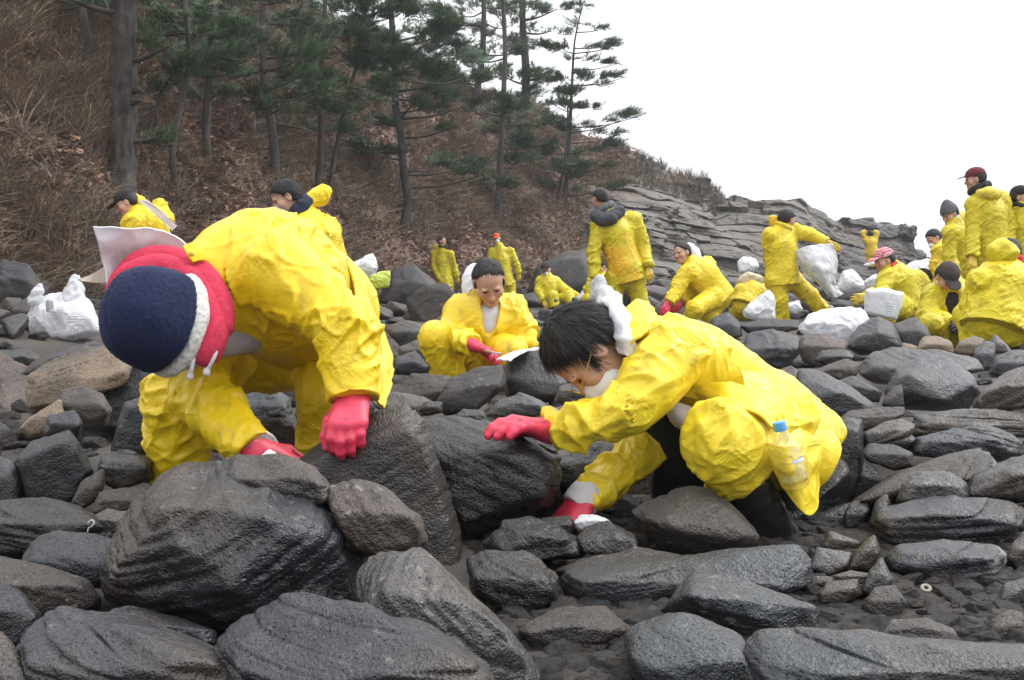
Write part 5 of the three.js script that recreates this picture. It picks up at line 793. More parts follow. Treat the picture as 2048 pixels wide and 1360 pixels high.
// the man with the scraper
{
  const C = person('kneeling man with short hair and a white inner hood, scraping with a red glove', { D: 5.9, face: V(0.16, -0.68, 0.74), up: V(-0.05, 0.78, 0.62), near: 1, hs: 1.04, hair: M.hairGrey, hairline: 0.108, nape: -0.03, hairBulk: -0.005, girth: 1.0, cell: 0.0085, headCell: 0.003, strands: 2600, hairLength: 0.02, j: 'hd=978,566,-.08 nk=970,612,.06 ch=968,640,.08 pv=966,696,.16 sa=916,622,.06 sb=1024,618,.08 ea=898,668,-.04 wa=945,690,-.26 eb=1046,664,.06 wb=1050,702,-.02 ha=944,698,.14 hb=985,698,.14 ka=876,680,-.1 aa=902,762,-.02 kb=1022,708,-.18 ab=1000,745,.1', hood: { p: '940,580,.08 942,598,.09 950,612,.08', r: 0.03, colour: WHITE, mat: M.cloth }, seed: 22, yellow: YELLOW, glove: RED_GLOVE, hem: 0.06, leg: 0.96, shirt: [0.5, 0.49, 0.52], open: [[982, 606, -0.06, 976, 692, -0.1, 0.052, 0.016]], hands: { a: { d: V(0.9, -0.35, 0.3), n: V(-0.1, -1, 0.1), curl: 0.55 } } });
  const S = sheet(['936,560,.1 934,600,.08 950,630,.0', '924,556,.08 926,590,.06 944,612,.02', '940,530,.1 930,556,.04 936,590,.0', '964,526,.1 950,540,.0 946,575,-.04'], { D: 5.9, amp: 0.006, f: 12, t: 0.006 });
  mesh('inner_hood', paint(S, WHITE), M.paper, C.root);
}
// ---------- the stooping worker in the navy beanie ----------
const pts = (D, s) => s.trim().split(/\s+/).map((q) => { const [x, y, z = 0] = q.split(',').map(Number); return P(x, y, D + z); });
function ribbon(D, s, r, r1, k = 0.02) { const p0 = pts(D, s), p = p0.length > 3 ? new THREE.CatmullRomCurve3(p0).getPoints(p0.length * 4) : p0, f = new Field(k); for (let i = 0; i < p.length - 1; i++) f.cone(p[i], p[i + 1], lerp(r, r1 ?? r, i / (p.length - 1)), lerp(r, r1 ?? r, (i + 1) / (p.length - 1))); return f; }
{
  const D = 2.55, A = person('stooping worker in a navy fleece beanie and red hood, red glove on a tall slab', {
    D, near: 1, cell: 0.0048, face: V(0.05, -0.8, 0.35), up: V(-0.6, 0.4, 0.69), hs: 1.0, girth: 1.06, hair: null, yellow: YELLOW, seed: 31, dirt: 0.16, hem: 0.1, amp: 1, torso: 0.35, leg: 0.95, sleeve: 0.9, glove: RED_GLOVE,
    j: 'hd=330,652,-.02 nk=430,585,.16 ch=520,560,.26 pv=612,622,.62 sa=405,665,.26 sb=556,540,.1 ea=398,790,.2 wa=512,905,.06 eb=694,664,-.02 wb=708,798,-.08 ha=470,690,.62 hb=650,672,.66 ka=358,800,.42 aa=362,1010,.5 kb=660,790,.5 ab=652,1010,.6',
    extra: [[440, 570, 0.2, 560, 556, 0.3, 0.11, 0.14, 0.08], [560, 556, 0.3, 655, 620, 0.5, 0.14, 0.12, 0.08], [660, 570, 0.5, 738, 720, 0.36, 0.09, 0.04, 0.05], [545, 540, 0.12, 625, 595, 0.06, 0.088, 0.08, 0.04], [520, 480, 0.16, 640, 610, 0.0, 0.02, 0.014, 0.04], [600, 480, 0.28, 700, 640, 0.05, 0.018, 0.014, 0.04], [470, 470, 0.2, 560, 600, 0.1, 0.014, 0.012, 0.03]],
    hands: { b: { d: V(-0.06, -0.62, 0.78), n: V(0, -0.78, -0.62), thumb: -1, curl: 0.85, s: 1.0, fat: 1.16, cell: 0.0036, spread: 0.02 }, a: { d: V(0.8, -0.6, -0.1), n: V(0, -0.6, -0.8), cell: 0.006 } },
  });
  const { root, Q } = A, ax = A.A;
  const hat = new Field(0.03).ell(Q(0, 0.05, -0.012), 0.112, 0.108, 0.122, ax.s, ax.u, ax.f).ell(Q(0, 0.0, -0.012), 0.114, 0.07, 0.124, ax.s, ax.u, ax.f); hat.cut(Q(0, -0.008, 0), ax.u.clone().negate().addScaledVector(ax.f, 0.12), 0.006);
  const hg = hat.mesh(0.0045, 0.008); bend(hg, (x, y, z) => { const q = V(x, y, z).sub(Q(0, 0, 0)), seam = Math.abs(q.dot(ax.s)); return 0.006 * noise(x * 12, y * 12, z * 12) + 0.0022 * noise(x * 160, y * 160, z * 160) - 0.003 * sst(0.008, 0.002, seam) * (q.dot(ax.u) > 0.05 ? 1 : 0); });
  mesh('beanie', paint(hg, (x, y, z) => { const k = 0.8 + 0.5 * noise(x * 120, y * 120, z * 120) + 0.2 * noise(x * 14, y * 14, z * 14); return [0.007 * k, 0.013 * k, 0.052 * k]; }), M.fleeceNavy, root);
  const bandF = new Field(0.02).ell(Q(0, -0.026, -0.012), 0.123, 0.045, 0.133, ax.s, ax.u, ax.f); bandF.cut(Q(0, 0.004, 0), ax.u.clone(), 0.012);
  const bg = bandF.mesh(0.0045, 0.006); bend(bg, (x, y, z) => 0.003 * noise(x * 130, y * 130, z * 130) + 0.004 * noise(x * 16, y * 16, z * 16));
  mesh('beanie_lining', paint(bg, (x, y, z) => { const k = 0.9 + 0.25 * noise(x * 110, y * 110, z * 110); return [0.62 * k, 0.61 * k, 0.57 * k]; }), M.fleeceCream, root);
  const fleece = (g) => paint(bend(g, (x, y, z) => 0.004 * noise(x * 9, y * 9, z * 9) + 0.0012 * noise(x * 150, y * 150, z * 150)), (x, y, z) => { const k = 0.85 + 0.3 * noise(x * 100, y * 100, z * 100); return [0.56 * k, 0.032 * k, 0.075 * k]; });
  mesh('red_hood', fleece(ribbon(D, '238,590,.04 262,556,.04 318,538,.06 382,560,.03 416,606,.0 428,665,-.03 412,714,-.04', 0.03, 0.025, 0.02).mesh(0.0055, 0.008)), M.fleeceRed, root);
  mesh('red_hood_fold', fleece(ribbon(D, '246,572,.08 280,532,.09 336,522,.1 396,546,.06 432,594,.02 444,655,-.01', 0.033, 0.027, 0.02).mesh(0.0055, 0.008)), M.fleeceRed, root);
  const white = (x, y, z) => { const k = 0.96 + 0.06 * noise(x * 12, y * 12, z * 12); return [0.8 * k, 0.79 * k, 0.82 * k]; };
  mesh('hood_lining', paint(sheet(['186,453,.03 255,455,.06 330,463,.1 408,508,.12', '196,488,.05 262,492,.09 335,500,.14 412,532,.16', '206,530,.08 252,534,.14 318,545,.2 415,560,.22', '217,574,.07 238,572,.12 300,580,.18 420,600,.2'], { D, amp: 0.008, f: 9, t: 0.004, n: 40, m: 40 }), white), M.paper, root);
  mesh('hood_flap', paint(sheet(['157,559,.1 186,548,.12 212,532,.12', '160,561,.1 190,558,.12 214,552,.12', '163,562,.1 192,566,.12 216,566,.12'], { D, amp: 0.002, t: 0.004, n: 12, m: 12 }), [0.6, 0.52, 0.44]), M.paper, root);
  const tab = mesh('snap_tab', paint(sheet(['366,494,.03 384,487,.04 402,490,.05', '374,510,.02 392,503,.03 408,504,.04', '386,526,.02 400,522,.03 412,522,.04'], { D, t: 0.008, n: 10, m: 10 }), YELLOW), M.vinyl, root);
  { const b = mesh('button', paint(new Field(0.002).ell(P(383, 507, D), 0.008, 0.008, 0.006).mesh(0.002, 0.002), [0.7, 0.55, 0.05]), M.vinyl, null); scene.remove(b); b.name = 'button'; b.geometry.translate(-root.position.x, -root.position.y, -root.position.z); tab.add(b); delete taken.button; }
  for (const s of ['440,668,-.02 436,690,-.05 428,715,-.06 413,744,-.05', '392,694,-.04 388,715,-.06 384,735,-.06 380,752,-.05']) { const f = ribbon(D, s, 0.0042, 0.0042, 0.004), e = pts(D, s).pop(); f.ell(e, 0.009, 0.011, 0.009); mesh('drawstring', paint(f.mesh(0.003, 0.003), [0.62, 0.6, 0.62]), M.cloth, root); }
  mesh('shirt', paint(bend(ribbon(D, '440,690,.1 470,680,.16 500,676,.2', 0.036, 0.04).mesh(0.008, 0.008), (x, y, z) => 0.006 * noise(x * 20, y * 20, z * 20)), [0.3, 0.28, 0.31]), M.cloth, root);
  mesh('coat_tail', boxUV(paint(sheet(['690,520,.4 716,560,.42 740,620,.4', '720,620,.3 752,660,.36 778,690,.36', '735,700,.16 762,720,.24 784,742,.28', '748,770,.06 764,790,.12 782,770,.2', '752,800,.02 764,818,.06 774,806,.12'], { D, amp: 0.008, f: 9, t: 0.005, n: 30, m: 36 }), stain(YELLOW, 0.2, 4)), 1.5), M.vinyl, root);
  mesh('cuff', paint(ribbon(D, '494,893,.1 518,908,.06', 0.06, 0.058, 0.01).cut(P(518, 909, D + 0.06), P(520, 912, D + 0.05).sub(P(494, 893, D + 0.1))).mesh(0.005, 0.005), (x, y, z) => Math.sin((x + y) * 420) > 0 ? [0.6, 0.58, 0.55] : [0.4, 0.36, 0.34]), M.cloth, root);
}
// ---------- the crouching man with glasses ----------
{
  const D = 2.75, B = person('crouching dark-haired man in glasses, white mask under his chin, reaching across a black boulder', {
    D, near: 1, cell: 0.0048, headCell: 0.0028, face: V(-0.28, -0.94, 0.12), up: V(-0.94, 0.28, 0.1), girth: 0.8, hairBulk: 0.003, strands: 6000, hairLength: 0.034, yellow: [0.84, 0.64, 0.03], seed: 47, dirt: 0.22, hem: 0.1, torso: 0.35, flare: 0.17, glove: RED_GLOVE, sleeve: 0.97, thighs: 'a', leg: 0.76, hairline: 0.088, hs: 0.96, skin: [0.56, 0.34, 0.25],
    j: 'hd=1180,706,-.06 nk=1262,692,.05 ch=1366,740,.12 pv=1528,846,.2 sa=1348,706,-.1 sb=1330,750,.26 ea=1268,818,-.2 wa=1102,862,-.12 eb=1292,896,.1 wb=1166,1000,-.05 ha=1556,880,.02 hb=1540,900,.3 ka=1452,896,-.2 aa=1548,1046,-.06 kb=1340,920,.22 ab=1352,1060,.25',
    extra: [[1300, 668, 0.05, 1430, 735, 0.12, 0.045, 0.06, 0.05], [1345, 706, -0.1, 1300, 765, -0.16, 0.088, 0.085, 0.04], [1420, 728, 0.05, 1590, 838, 0.12, 0.085, 0.07, 0.05], [1585, 836, 0.14, 1640, 862, 0.14, 0.05, 0.014, 0.04]],
    open: [[1330, 860, -0.1, 1430, 900, -0.02, 0.09, 0.1]], legx: [[1540, 862, -0.02, 1456, 880, -0.2, 0.082, 0.086], [1446, 886, -0.22, 1466, 936, -0.16, 0.084, 0.066], [1466, 936, -0.16, 1500, 958, -0.1, 0.064, 0.05], [1405, 850, -0.27, 1450, 930, -0.24, 0.012, 0.01], [1440, 830, -0.26, 1500, 900, -0.2, 0.012, 0.01]], legAmp: 1.35,
    hands: { a: { d: V(-0.82, 0.22, 0.5), n: V(-0.25, -0.95, 0.1), thumb: -1, curl: 0.5, s: 1.08, cell: 0.0036, fat: 1.08, spread: 0.08 }, b: { d: V(-0.62, -0.62, 0.45), n: V(0.5, -0.5, -0.2), thumb: 1, curl: 0.6, s: 1.14, cell: 0.0045 } },
  });
  const { root, Q } = B, a = B.A;
  // glasses
  for (const e of [-1, 1]) { const c = Q(e * 0.033, 0.008, 0.112), ring = []; for (let i = 0; i < 14; i++) { const t = i / 14 * 6.283; ring.push(c.clone().addScaledVector(a.s, Math.cos(t) * 0.024).addScaledVector(a.u, Math.sin(t) * 0.018)); }
    const f = new Field(0.001); ring.forEach((p, i) => f.cone(p, ring[(i + 1) % 14], 0.0016, 0.0016)); f.cone(Q(e * 0.057, 0.01, 0.11), Q(e * 0.082, 0.012, 0.07), 0.0016, 0.0016).cone(Q(e * 0.082, 0.012, 0.07), Q(e * 0.087, 0.014, -0.005), 0.0016, 0.0016);
    const gl = mesh('spectacles', f.mesh(0.0014, 0.002), M.gold, root); const disc = new THREE.CylinderGeometry(0.023, 0.023, 0.0012, 20); disc.scale(1, 1, 0.75); disc.applyMatrix4(new THREE.Matrix4().makeBasis(a.s, a.f, a.u.clone()).setPosition(c)); mesh('lens', disc, M.lens, root); }
  // white dust mask pulled down over mouth and chin
  const K = new Field(0.02).ell(Q(0, -0.062, 0.06), 0.068, 0.055, 0.055, a.s, a.u, a.f).ell(Q(0, -0.06, 0.1), 0.03, 0.036, 0.024, a.s, a.u, a.f, 0.04).ell(Q(0, -0.095, 0.05), 0.05, 0.03, 0.05, a.s, a.u, a.f); K.cut(Q(0, -0.03, 0.0), a.f.clone().negate().addScaledVector(a.u, 0.5));
  mesh('mask', paint(bend(K.mesh(0.0035, 0.005), (x, y, z) => 0.002 * noise(x * 40, y * 40, z * 40)), [0.78, 0.78, 0.79]), M.cloth, root);
  mesh('mask_strap', paint(new Field(0.001).cone(Q(0.066, -0.05, 0.04), Q(0.084, -0.02, -0.02), 0.0018, 0.0018).mesh(0.0015, 0.002), [0.7, 0.7, 0.7]), M.cloth, root);
  const white = (x, y, z) => { const k = 0.96 + 0.06 * noise(x * 12, y * 12, z * 12); return [0.8 * k, 0.8 * k, 0.83 * k]; };
  mesh('collar_lining', paint(sheet(['1192,584,.02 1212,574,-.02 1236,594,.02', '1206,626,-.04 1232,622,-.1 1264,638,-.02', '1226,668,-.1 1252,664,-.15 1280,672,-.06', '1240,706,-.13 1256,712,-.16 1278,712,-.1'], { D, amp: 0.012, f: 12, t: 0.006, n: 30, m: 40 }), white), M.paper, root);
  mesh('collar', boxUV(paint(sheet(['1238,636,-.04 1256,612,-.02 1276,600,.02 1304,616,.06', '1244,664,-.1 1262,646,-.09 1284,632,-.06 1312,634,-.02', '1250,700,-.15 1270,682,-.16 1298,662,-.13 1324,656,-.1'], { D, amp: 0.006, f: 12, t: 0.007, n: 30, m: 20 }), stain(YELLOW, 0.1, 1)), 1.5), M.vinyl, root);
  mesh('undershirt', paint(bend(ribbon(D, '1290,800,.12 1340,830,.1 1350,890,.14 1400,900,.16', 0.075, 0.09).mesh(0.007, 0.008), (x, y, z) => 0.006 * noise(x * 16, y * 16, z * 16)), [0.012, 0.012, 0.013]), M.cloth, root);
  mesh('shirt_tail', paint(sheet(['1322,796,.0 1350,806,-.03 1400,818,-.02 1440,826,0', '1330,820,-.02 1360,836,-.05 1400,842,-.04 1440,846,0', '1352,850,-.02 1378,868,-.05 1402,872,-.04 1432,868,0'], { D, amp: 0.008, f: 10, t: 0.005, n: 30, m: 20 }), [0.62, 0.6, 0.6]), M.cloth, root);
  mesh('coat_tail', boxUV(paint(sheet(['1480,740,-.08 1540,752,-.04 1605,782,.05 1648,815,.14', '1500,820,-.16 1566,838,-.13 1640,842,0 1694,862,.12', '1526,890,-.18 1586,906,-.17 1640,905,-.06 1668,900,.08', '1556,960,-.18 1592,972,-.18 1622,962,-.1 1640,930,0', '1598,1018,-.17 1612,1030,-.16 1624,1030,-.14 1634,1020,-.12'], { D, amp: 0.009, f: 8, t: 0.005, n: 50, m: 60 }), stain([0.84, 0.64, 0.03], 0.3, 6)), 1.5), M.vinyl, root);
  mesh('coat_front', boxUV(paint(sheet(['1372,752,.0 1430,764,-.08 1490,772,-.12 1548,790,-.14', '1384,780,-.02 1440,796,-.13 1500,806,-.19 1550,826,-.18', '1402,800,-.04 1452,816,-.17 1510,828,-.23 1548,862,-.22'], { D, amp: 0.007, f: 9, t: 0.005, n: 40, m: 24 }), stain([0.84, 0.64, 0.03], 0.2, 6)), 1.15), M.vinyl, root);
  const pk = M.vinyl.clone(); pk.transmission = 0.45; pk.thickness = 0; pk.roughness = 0.3; pk.color.setRGB(1, 1, 0.9);
  mesh('pocket', boxUV(paint(sheet(['1532,884,-.26 1566,892,-.285 1604,888,-.24', '1546,930,-.26 1580,936,-.285 1614,926,-.24', '1566,975,-.24 1594,980,-.26 1618,968,-.23'], { D, amp: 0.004, f: 14, t: 0.003, n: 24, m: 24 }), [0.86, 0.72, 0.1]), 1.5), pk, root);
  mesh('cuff', paint(ribbon(D, '1170,994,-.05 1154,1014,-.06', 0.047, 0.045, 0.01).cut(P(1153, 1015, D - 0.06), P(1154, 1014, D - 0.06).sub(P(1170, 994, D - 0.05))).mesh(0.005, 0.005), [0.6, 0.58, 0.57]), M.cloth, root);
  // the water bottle in the coat pocket
  const b = base('water_bottle', P(1590, 965, D - 0.25), 'clear water bottle with a light blue cap in a yellow coat pocket', 'bottle');
  const bx = P(1562, 862, D - 0.25).sub(P(1590, 965, D - 0.25)), len = bx.length(); bx.normalize();
  const lathe = (prof, m, name) => { const g = new THREE.LatheGeometry(prof.map(([r, y]) => new THREE.Vector2(r, y)), 28); const o = onto(new THREE.Mesh(g, m)); o.name = name; o.quaternion.setFromUnitVectors(V(0, 1, 0), bx); b.add(o); };
  lathe([[0, 0], [0.03, 0.002], [0.033, 0.012], [0.031, 0.03], [0.033, 0.045], [0.031, 0.06], [0.033, 0.075], [0.033, len - 0.05], [0.026, len - 0.022], [0.0135, len - 0.004], [0.0125, len + 0.008]], phys({ color: col(0.92, 0.95, 0.97), roughness: 0.06, transmission: 0.9, thickness: 0, ior: 1.3 }), 'bottle_body');
  lathe([[0, len + 0.024], [0.0145, len + 0.023], [0.0158, len + 0.02], [0.0158, len + 0.001], [0.0135, len]], std({ color: col(0.1, 0.32, 0.62), roughness: 0.4 }), 'bottle_cap');
  lathe([[0.0337, 0.05], [0.0337, len - 0.07]], std({ color: col(0.55, 0.62, 0.7), roughness: 0.5 }), 'bottle_label');
}
// ---------- sacks, plastic and small things ----------
const whitish = (x, y, z) => { const k = 0.93 + 0.1 * noise(x * 6, y * 6, z * 6); return [0.8 * k, 0.81 * k, 0.84 * k]; };
function bagShape(D, outline, { T = 0.8, top = 0.3, amp = 0.62, seed = 1, colour = whitish, sharp = 4, cell = 0.012 } = {}) {   // crumpled film over a rough lump
  const Q = outline.split(' ').map((s) => s.split(',').map(Number)), r = rng(seed * 101 + 9); let x0 = 1e9, x1 = -1e9, y0 = 1e9, y1 = -1e9, cx = 0, cy = 0;
  for (const [x, y] of Q) { x0 = Math.min(x0, x); x1 = Math.max(x1, x); y0 = Math.min(y0, y); y1 = Math.max(y1, y); cx += x / Q.length; cy += y / Q.length; }
  const h = T * Math.sqrt((x1 - x0) * (y1 - y0)) / FOCAL * D * 0.5, pts = [];
  for (const [x, y] of Q) { pts.push(P(x, y, D)); const f = y < cy ? (cy - y) / (cy - y0) : 0; pts.push(P(lerp(cx, x, 0.8), lerp(cy, y + f * top * (y1 - y0), 0.85), D - h * (0.7 + 0.5 * r())), P(lerp(cx, x, 0.8), lerp(cy, y, 0.8), D + h)); }
  const c = V(0, 0, 0); pts.forEach((p) => c.add(p)); c.divideScalar(pts.length);
  const hull = new ConvexHull().setFromPoints(pts.map((p) => p.clone().sub(c))), pl = hull.faces.map((f) => [f.normal.x, f.normal.y, f.normal.z, f.constant]).filter((p) => p[3] > 1e-4);
  const S = Math.sqrt((x1 - x0) * (y1 - y0)) / FOCAL * D * 0.5, [sp, si] = sphere(Math.round(clamp((x1 - x0) / 4, 10, 44))), n = sp.length / 3, pos = new Float32Array(n * 3), q = 0.5 / S;
  for (let i = 0; i < n; i++) { const u = [sp[i * 3], sp[i * 3 + 1], sp[i * 3 + 2]]; let s = 0; for (const p of pl) { const k = (u[0] * p[0] + u[1] * p[1] + u[2] * p[2]) / p[3]; if (k > 0) { let w = k * S; for (let m = 0; m < sharp; m++) w *= w; s += w; } }
    const rad = S * Math.pow(s, -1 / (1 << sharp)) * 1.05; for (let k = 0; k < 3; k++) pos[i * 3 + k] = u[k] * rad + [c.x, c.y, c.z][k]; }
  const g = outward(geom(pos, new Uint32Array(si))), A = amp * S;
  bend(g, (x, y, z) => { const wx = noise(x * q * 3, y * q * 3, z * q * 3 + seed) * 0.25 * S, rd = (f, o) => 1 - Math.abs(noise((x + wx) * f * q + o, (y - wx) * f * q + seed, z * f * q)) * 2.4; return A * (0.13 * rd(2.4, 0) + 0.05 * rd(5, 4) + 0.012 * rd(11, 9) - 0.06); });
  return boxUV(paint(g, colour), 1.2);
}
const bag = (name, label, cat, D, outline, o = {}) => tag(atBase(mesh(name, bagShape(D, outline, o), o.mat ?? M.plastic)), label, cat, o.group);
{
  // the white sack on the left
  const s = base('plastic_sack', P(130, 688, 8.3), 'white plastic sack with two tied corners standing beside the tan slab', 'sack');
  mesh('sack_body', bagShape(8.3, '52,656 60,605 84,588 120,592 152,584 182,600 204,640 214,668 168,680 112,688 62,674', { amp: 0.42, seed: 3 }), M.plastic, s);
  mesh('knot', paint(bend(ribbon(8.3, '70,600 76,584 80,572', 0.06, 0.02).mesh(0.012, 0.01), (x, y, z) => 0.012 * noise(x * 25, y * 25, z * 25)), whitish), M.plastic, s);
  mesh('knot', paint(bend(ribbon(8.3, '146,600 150,578 152,556', 0.1, 0.035).mesh(0.012, 0.01), (x, y, z) => 0.014 * noise(x * 22, y * 22, z * 22)), whitish), M.plastic, s);
  for (const [x, y, w, h, c] of [[96, 612, 4, 22, 0.3], [104, 610, 3, 16, 0.35], [146, 632, 12, 2, 0.42], [146, 638, 14, 2, 0.42], [147, 644, 12, 2, 0.42]]) mesh('print', paint(sheet([`${x - w},${y - h / 2},-.36 ${x + w},${y - h / 2},-.36`, `${x - w},${y + h / 2},-.38 ${x + w},${y + h / 2},-.38`], { D: 8.3, t: 0.004, n: 2, m: 2 }), [c, c, c * 1.1]), M.paper, s);
}
bag('plastic_bag', 'white plastic bag behind the stooping worker’s back, above a lime green one', 'bag', 8.2, '698,530 722,516 747,502 756,536 746,556 722,572', { seed: 5 });
bag('plastic_bag', 'lime green plastic bag hanging beside a white one, right of the stooping worker’s back', 'bag', 8.0, '738,552 752,544 782,541 780,574 748,580 736,578', { seed: 6, T: 0.5, colour: (x, y, z) => { const k = 0.9 + 0.2 * noise(x * 8, y * 8, z * 8); return [0.62 * k, 0.72 * k, 0.1 * k]; } });
{
  const cl = (label, D, rows, o = {}) => tag(atBase(mesh('white_sack', paint(sheet(rows, { D, t: 0.035, amp: 0.02, f: 7, n: 30, m: 36, ...o }), whitish), M.plastic)), label, 'sack');
  cl('white sack held open at arm’s length by the man with a pale headband', 12.3, ['1590,502,.1 1622,494,.0 1664,487,-.05', '1598,524,.1 1634,522,-.15 1672,516,-.05', '1618,548,.1 1644,548,-.2 1670,548,-.05', '1640,566,.05 1654,572,-.15 1670,572,0', '1654,586,.05 1668,596,-.1 1684,590,.05']);
  cl('twisted white bag hanging from the hand of the man with the grey hood', 12.6, ['1186,566,-.05 1198,552,-.1 1208,564,-.05', '1184,598,-.05 1202,602,-.2 1214,594,-.05', '1192,622,-.05 1210,626,-.2 1222,620,-.05', '1206,650,-.05 1220,656,-.15 1234,648,-.05'], { t: 0.06, amp: 0.03 });
  const p = tag(atBase(mesh('paper_sheet', paint(sheet(['992,719,.02 1012,707,.06 1040,697,.1', '1008,722,-.1 1030,709,-.06 1060,698,.02', '1020,722,-.2 1050,705,-.12 1084,695,-.02'], { D: 4.85, t: 0.006, amp: 0.006, f: 8 }), whitish), M.paper)), 'white sheet spread over the smooth black boulder under the scraper', 'sheet');
}
bag('white_bundle', 'small white bundle lying on the rocks above the beige furry hood', 'bundle', 15.2, '1474,522 1488,512 1510,516 1519,534 1506,546 1478,546', { seed: 7 });
bag('white_sack', 'white sack slumped beside the leg of the man with a pale headband', 'sack', 9.6, '1482,622 1510,606 1536,578 1550,592 1552,642 1522,642 1490,635', { seed: 8, amp: 0.6 });
bag('white_bundle', 'little white bundle between the spread legs of the man with a pale headband', 'bundle', 11.5, '1576,606 1598,600 1606,620 1592,629 1577,623', { seed: 9 });
bag('plastic_heap', 'large heap of bright white plastic on the rocks, below the upright sack', 'plastic sheeting', 6.7, '1590,656 1608,636 1640,622 1700,613 1730,620 1742,640 1722,656 1700,686 1650,680 1608,670', { seed: 10, amp: 0.75 });
{
  const s = base('paper_sack', P(1770, 640, 8.2), 'upright white sack with faint print in front of the worker in a red checked cap', 'sack');
  mesh('sack_body', bagShape(8.2, '1731,578 1768,576 1808,586 1804,612 1792,640 1748,632 1728,626', { seed: 11, amp: 0.25, top: 0.02, T: 0.7, sharp: 5 }), M.paper, s);
  for (let i = 0; i < 5; i++) mesh('print', paint(sheet([`1772,${606 + i * 5},-.19 ${1790 - i * 2},${608 + i * 5},-.19`, `1772,${607.4 + i * 5},-.19 ${1790 - i * 2},${609.4 + i * 5},-.19`], { D: 8.2, t: 0.004, n: 2, m: 2 }), [0.4, 0.44, 0.52]), M.paper, s);
}
bag('white_sack', 'full white sack sitting right of the sack held out at arm’s length', 'sack', 14, '1670,578 1686,542 1704,537 1734,570 1728,582 1680,584', { seed: 12 });
bag('white_bundle', 'small white bundle at the elbow of the worker in a red checked cap', 'bundle', 13.4, '1728,562 1752,547 1768,560 1752,577 1730,575', { seed: 13 });
bag('white_sack', 'pale sack behind the worker in the red checked cap, at the edge of the sea', 'sack', 16.5, '1800,542 1828,520 1862,518 1874,545 1856,577 1828,568', { seed: 14 });
bag('white_bundle', 'flat white scrap lying at the feet of the tiny far worker', 'bundle', 24, '1725,530 1744,522 1750,527 1732,533', { seed: 15 });
bag('white_bundle', 'small white bag beside the hand of the seated masked worker', 'bundle', 16, '1152,596 1170,576 1186,584 1184,606 1160,608', { seed: 16 });
bag('wiping_cloth', 'crumpled white wiping cloth under the hand with the white cuff', 'cloth', 2.58, '1144,1046 1160,1030 1195,1030 1224,1044 1208,1060 1158,1062', { seed: 17, mat: M.cloth });
bag('wiping_cloth', 'scrap of white cloth at the lower red glove of the stooping worker', 'cloth', 2.42, '522,912 538,898 553,906 550,920 528,922', { seed: 18, mat: M.cloth });
{
  const t = base('scraper', P(975, 704, 5.6), 'thin steel scraper in the red glove of the kneeling man', 'scraper');
  mesh('handle', outward(tube([P(968, 701, 5.58), P(975, 703, 5.56), P(982, 705, 5.55)], 0.009, 0.009, 8, 6)), std({ color: col(0.3, 0.18, 0.08), roughness: 0.6 }), t);
  mesh('blade', paint(sheet(['982,702 992,704 1002,705', '982,706 992,708 1002,709'], { D: 5.55, t: 0.003, n: 4, m: 3 }), [0.6, 0.6, 0.6]), std({ vertexColors: true, roughness: 0.3, metalness: 0.9 }), t);
  const th = tag(atBase(mesh('thread', tube(['176,1046', '182,1040', '188,1044', '184,1052', '177,1056', '175,1064'].map((s) => { const [x, y] = s.split(',').map(Number); return P(x, y, 2.12); }), 0.0014, 0.001, 6, 40), std({ color: col(0.55, 0.52, 0.48), roughness: 0.8 }))), 'curled white thread lying on the large black slab at the left edge', 'thread');
  const sh = new THREE.TorusGeometry(0.0068, 0.0034, 10, 24); sh.scale(1.15, 1, 0.8); sh.rotateX(-0.9); const c = P(1852, 1176, 2.12); sh.translate(c.x, c.y, c.z);
  tag(atBase(mesh('limpet_shell', sh, std({ color: col(0.24, 0.22, 0.18), roughness: 0.6 }))), 'ring-shaped pale shell on gravel below the white-veined boulder', 'shell');
}
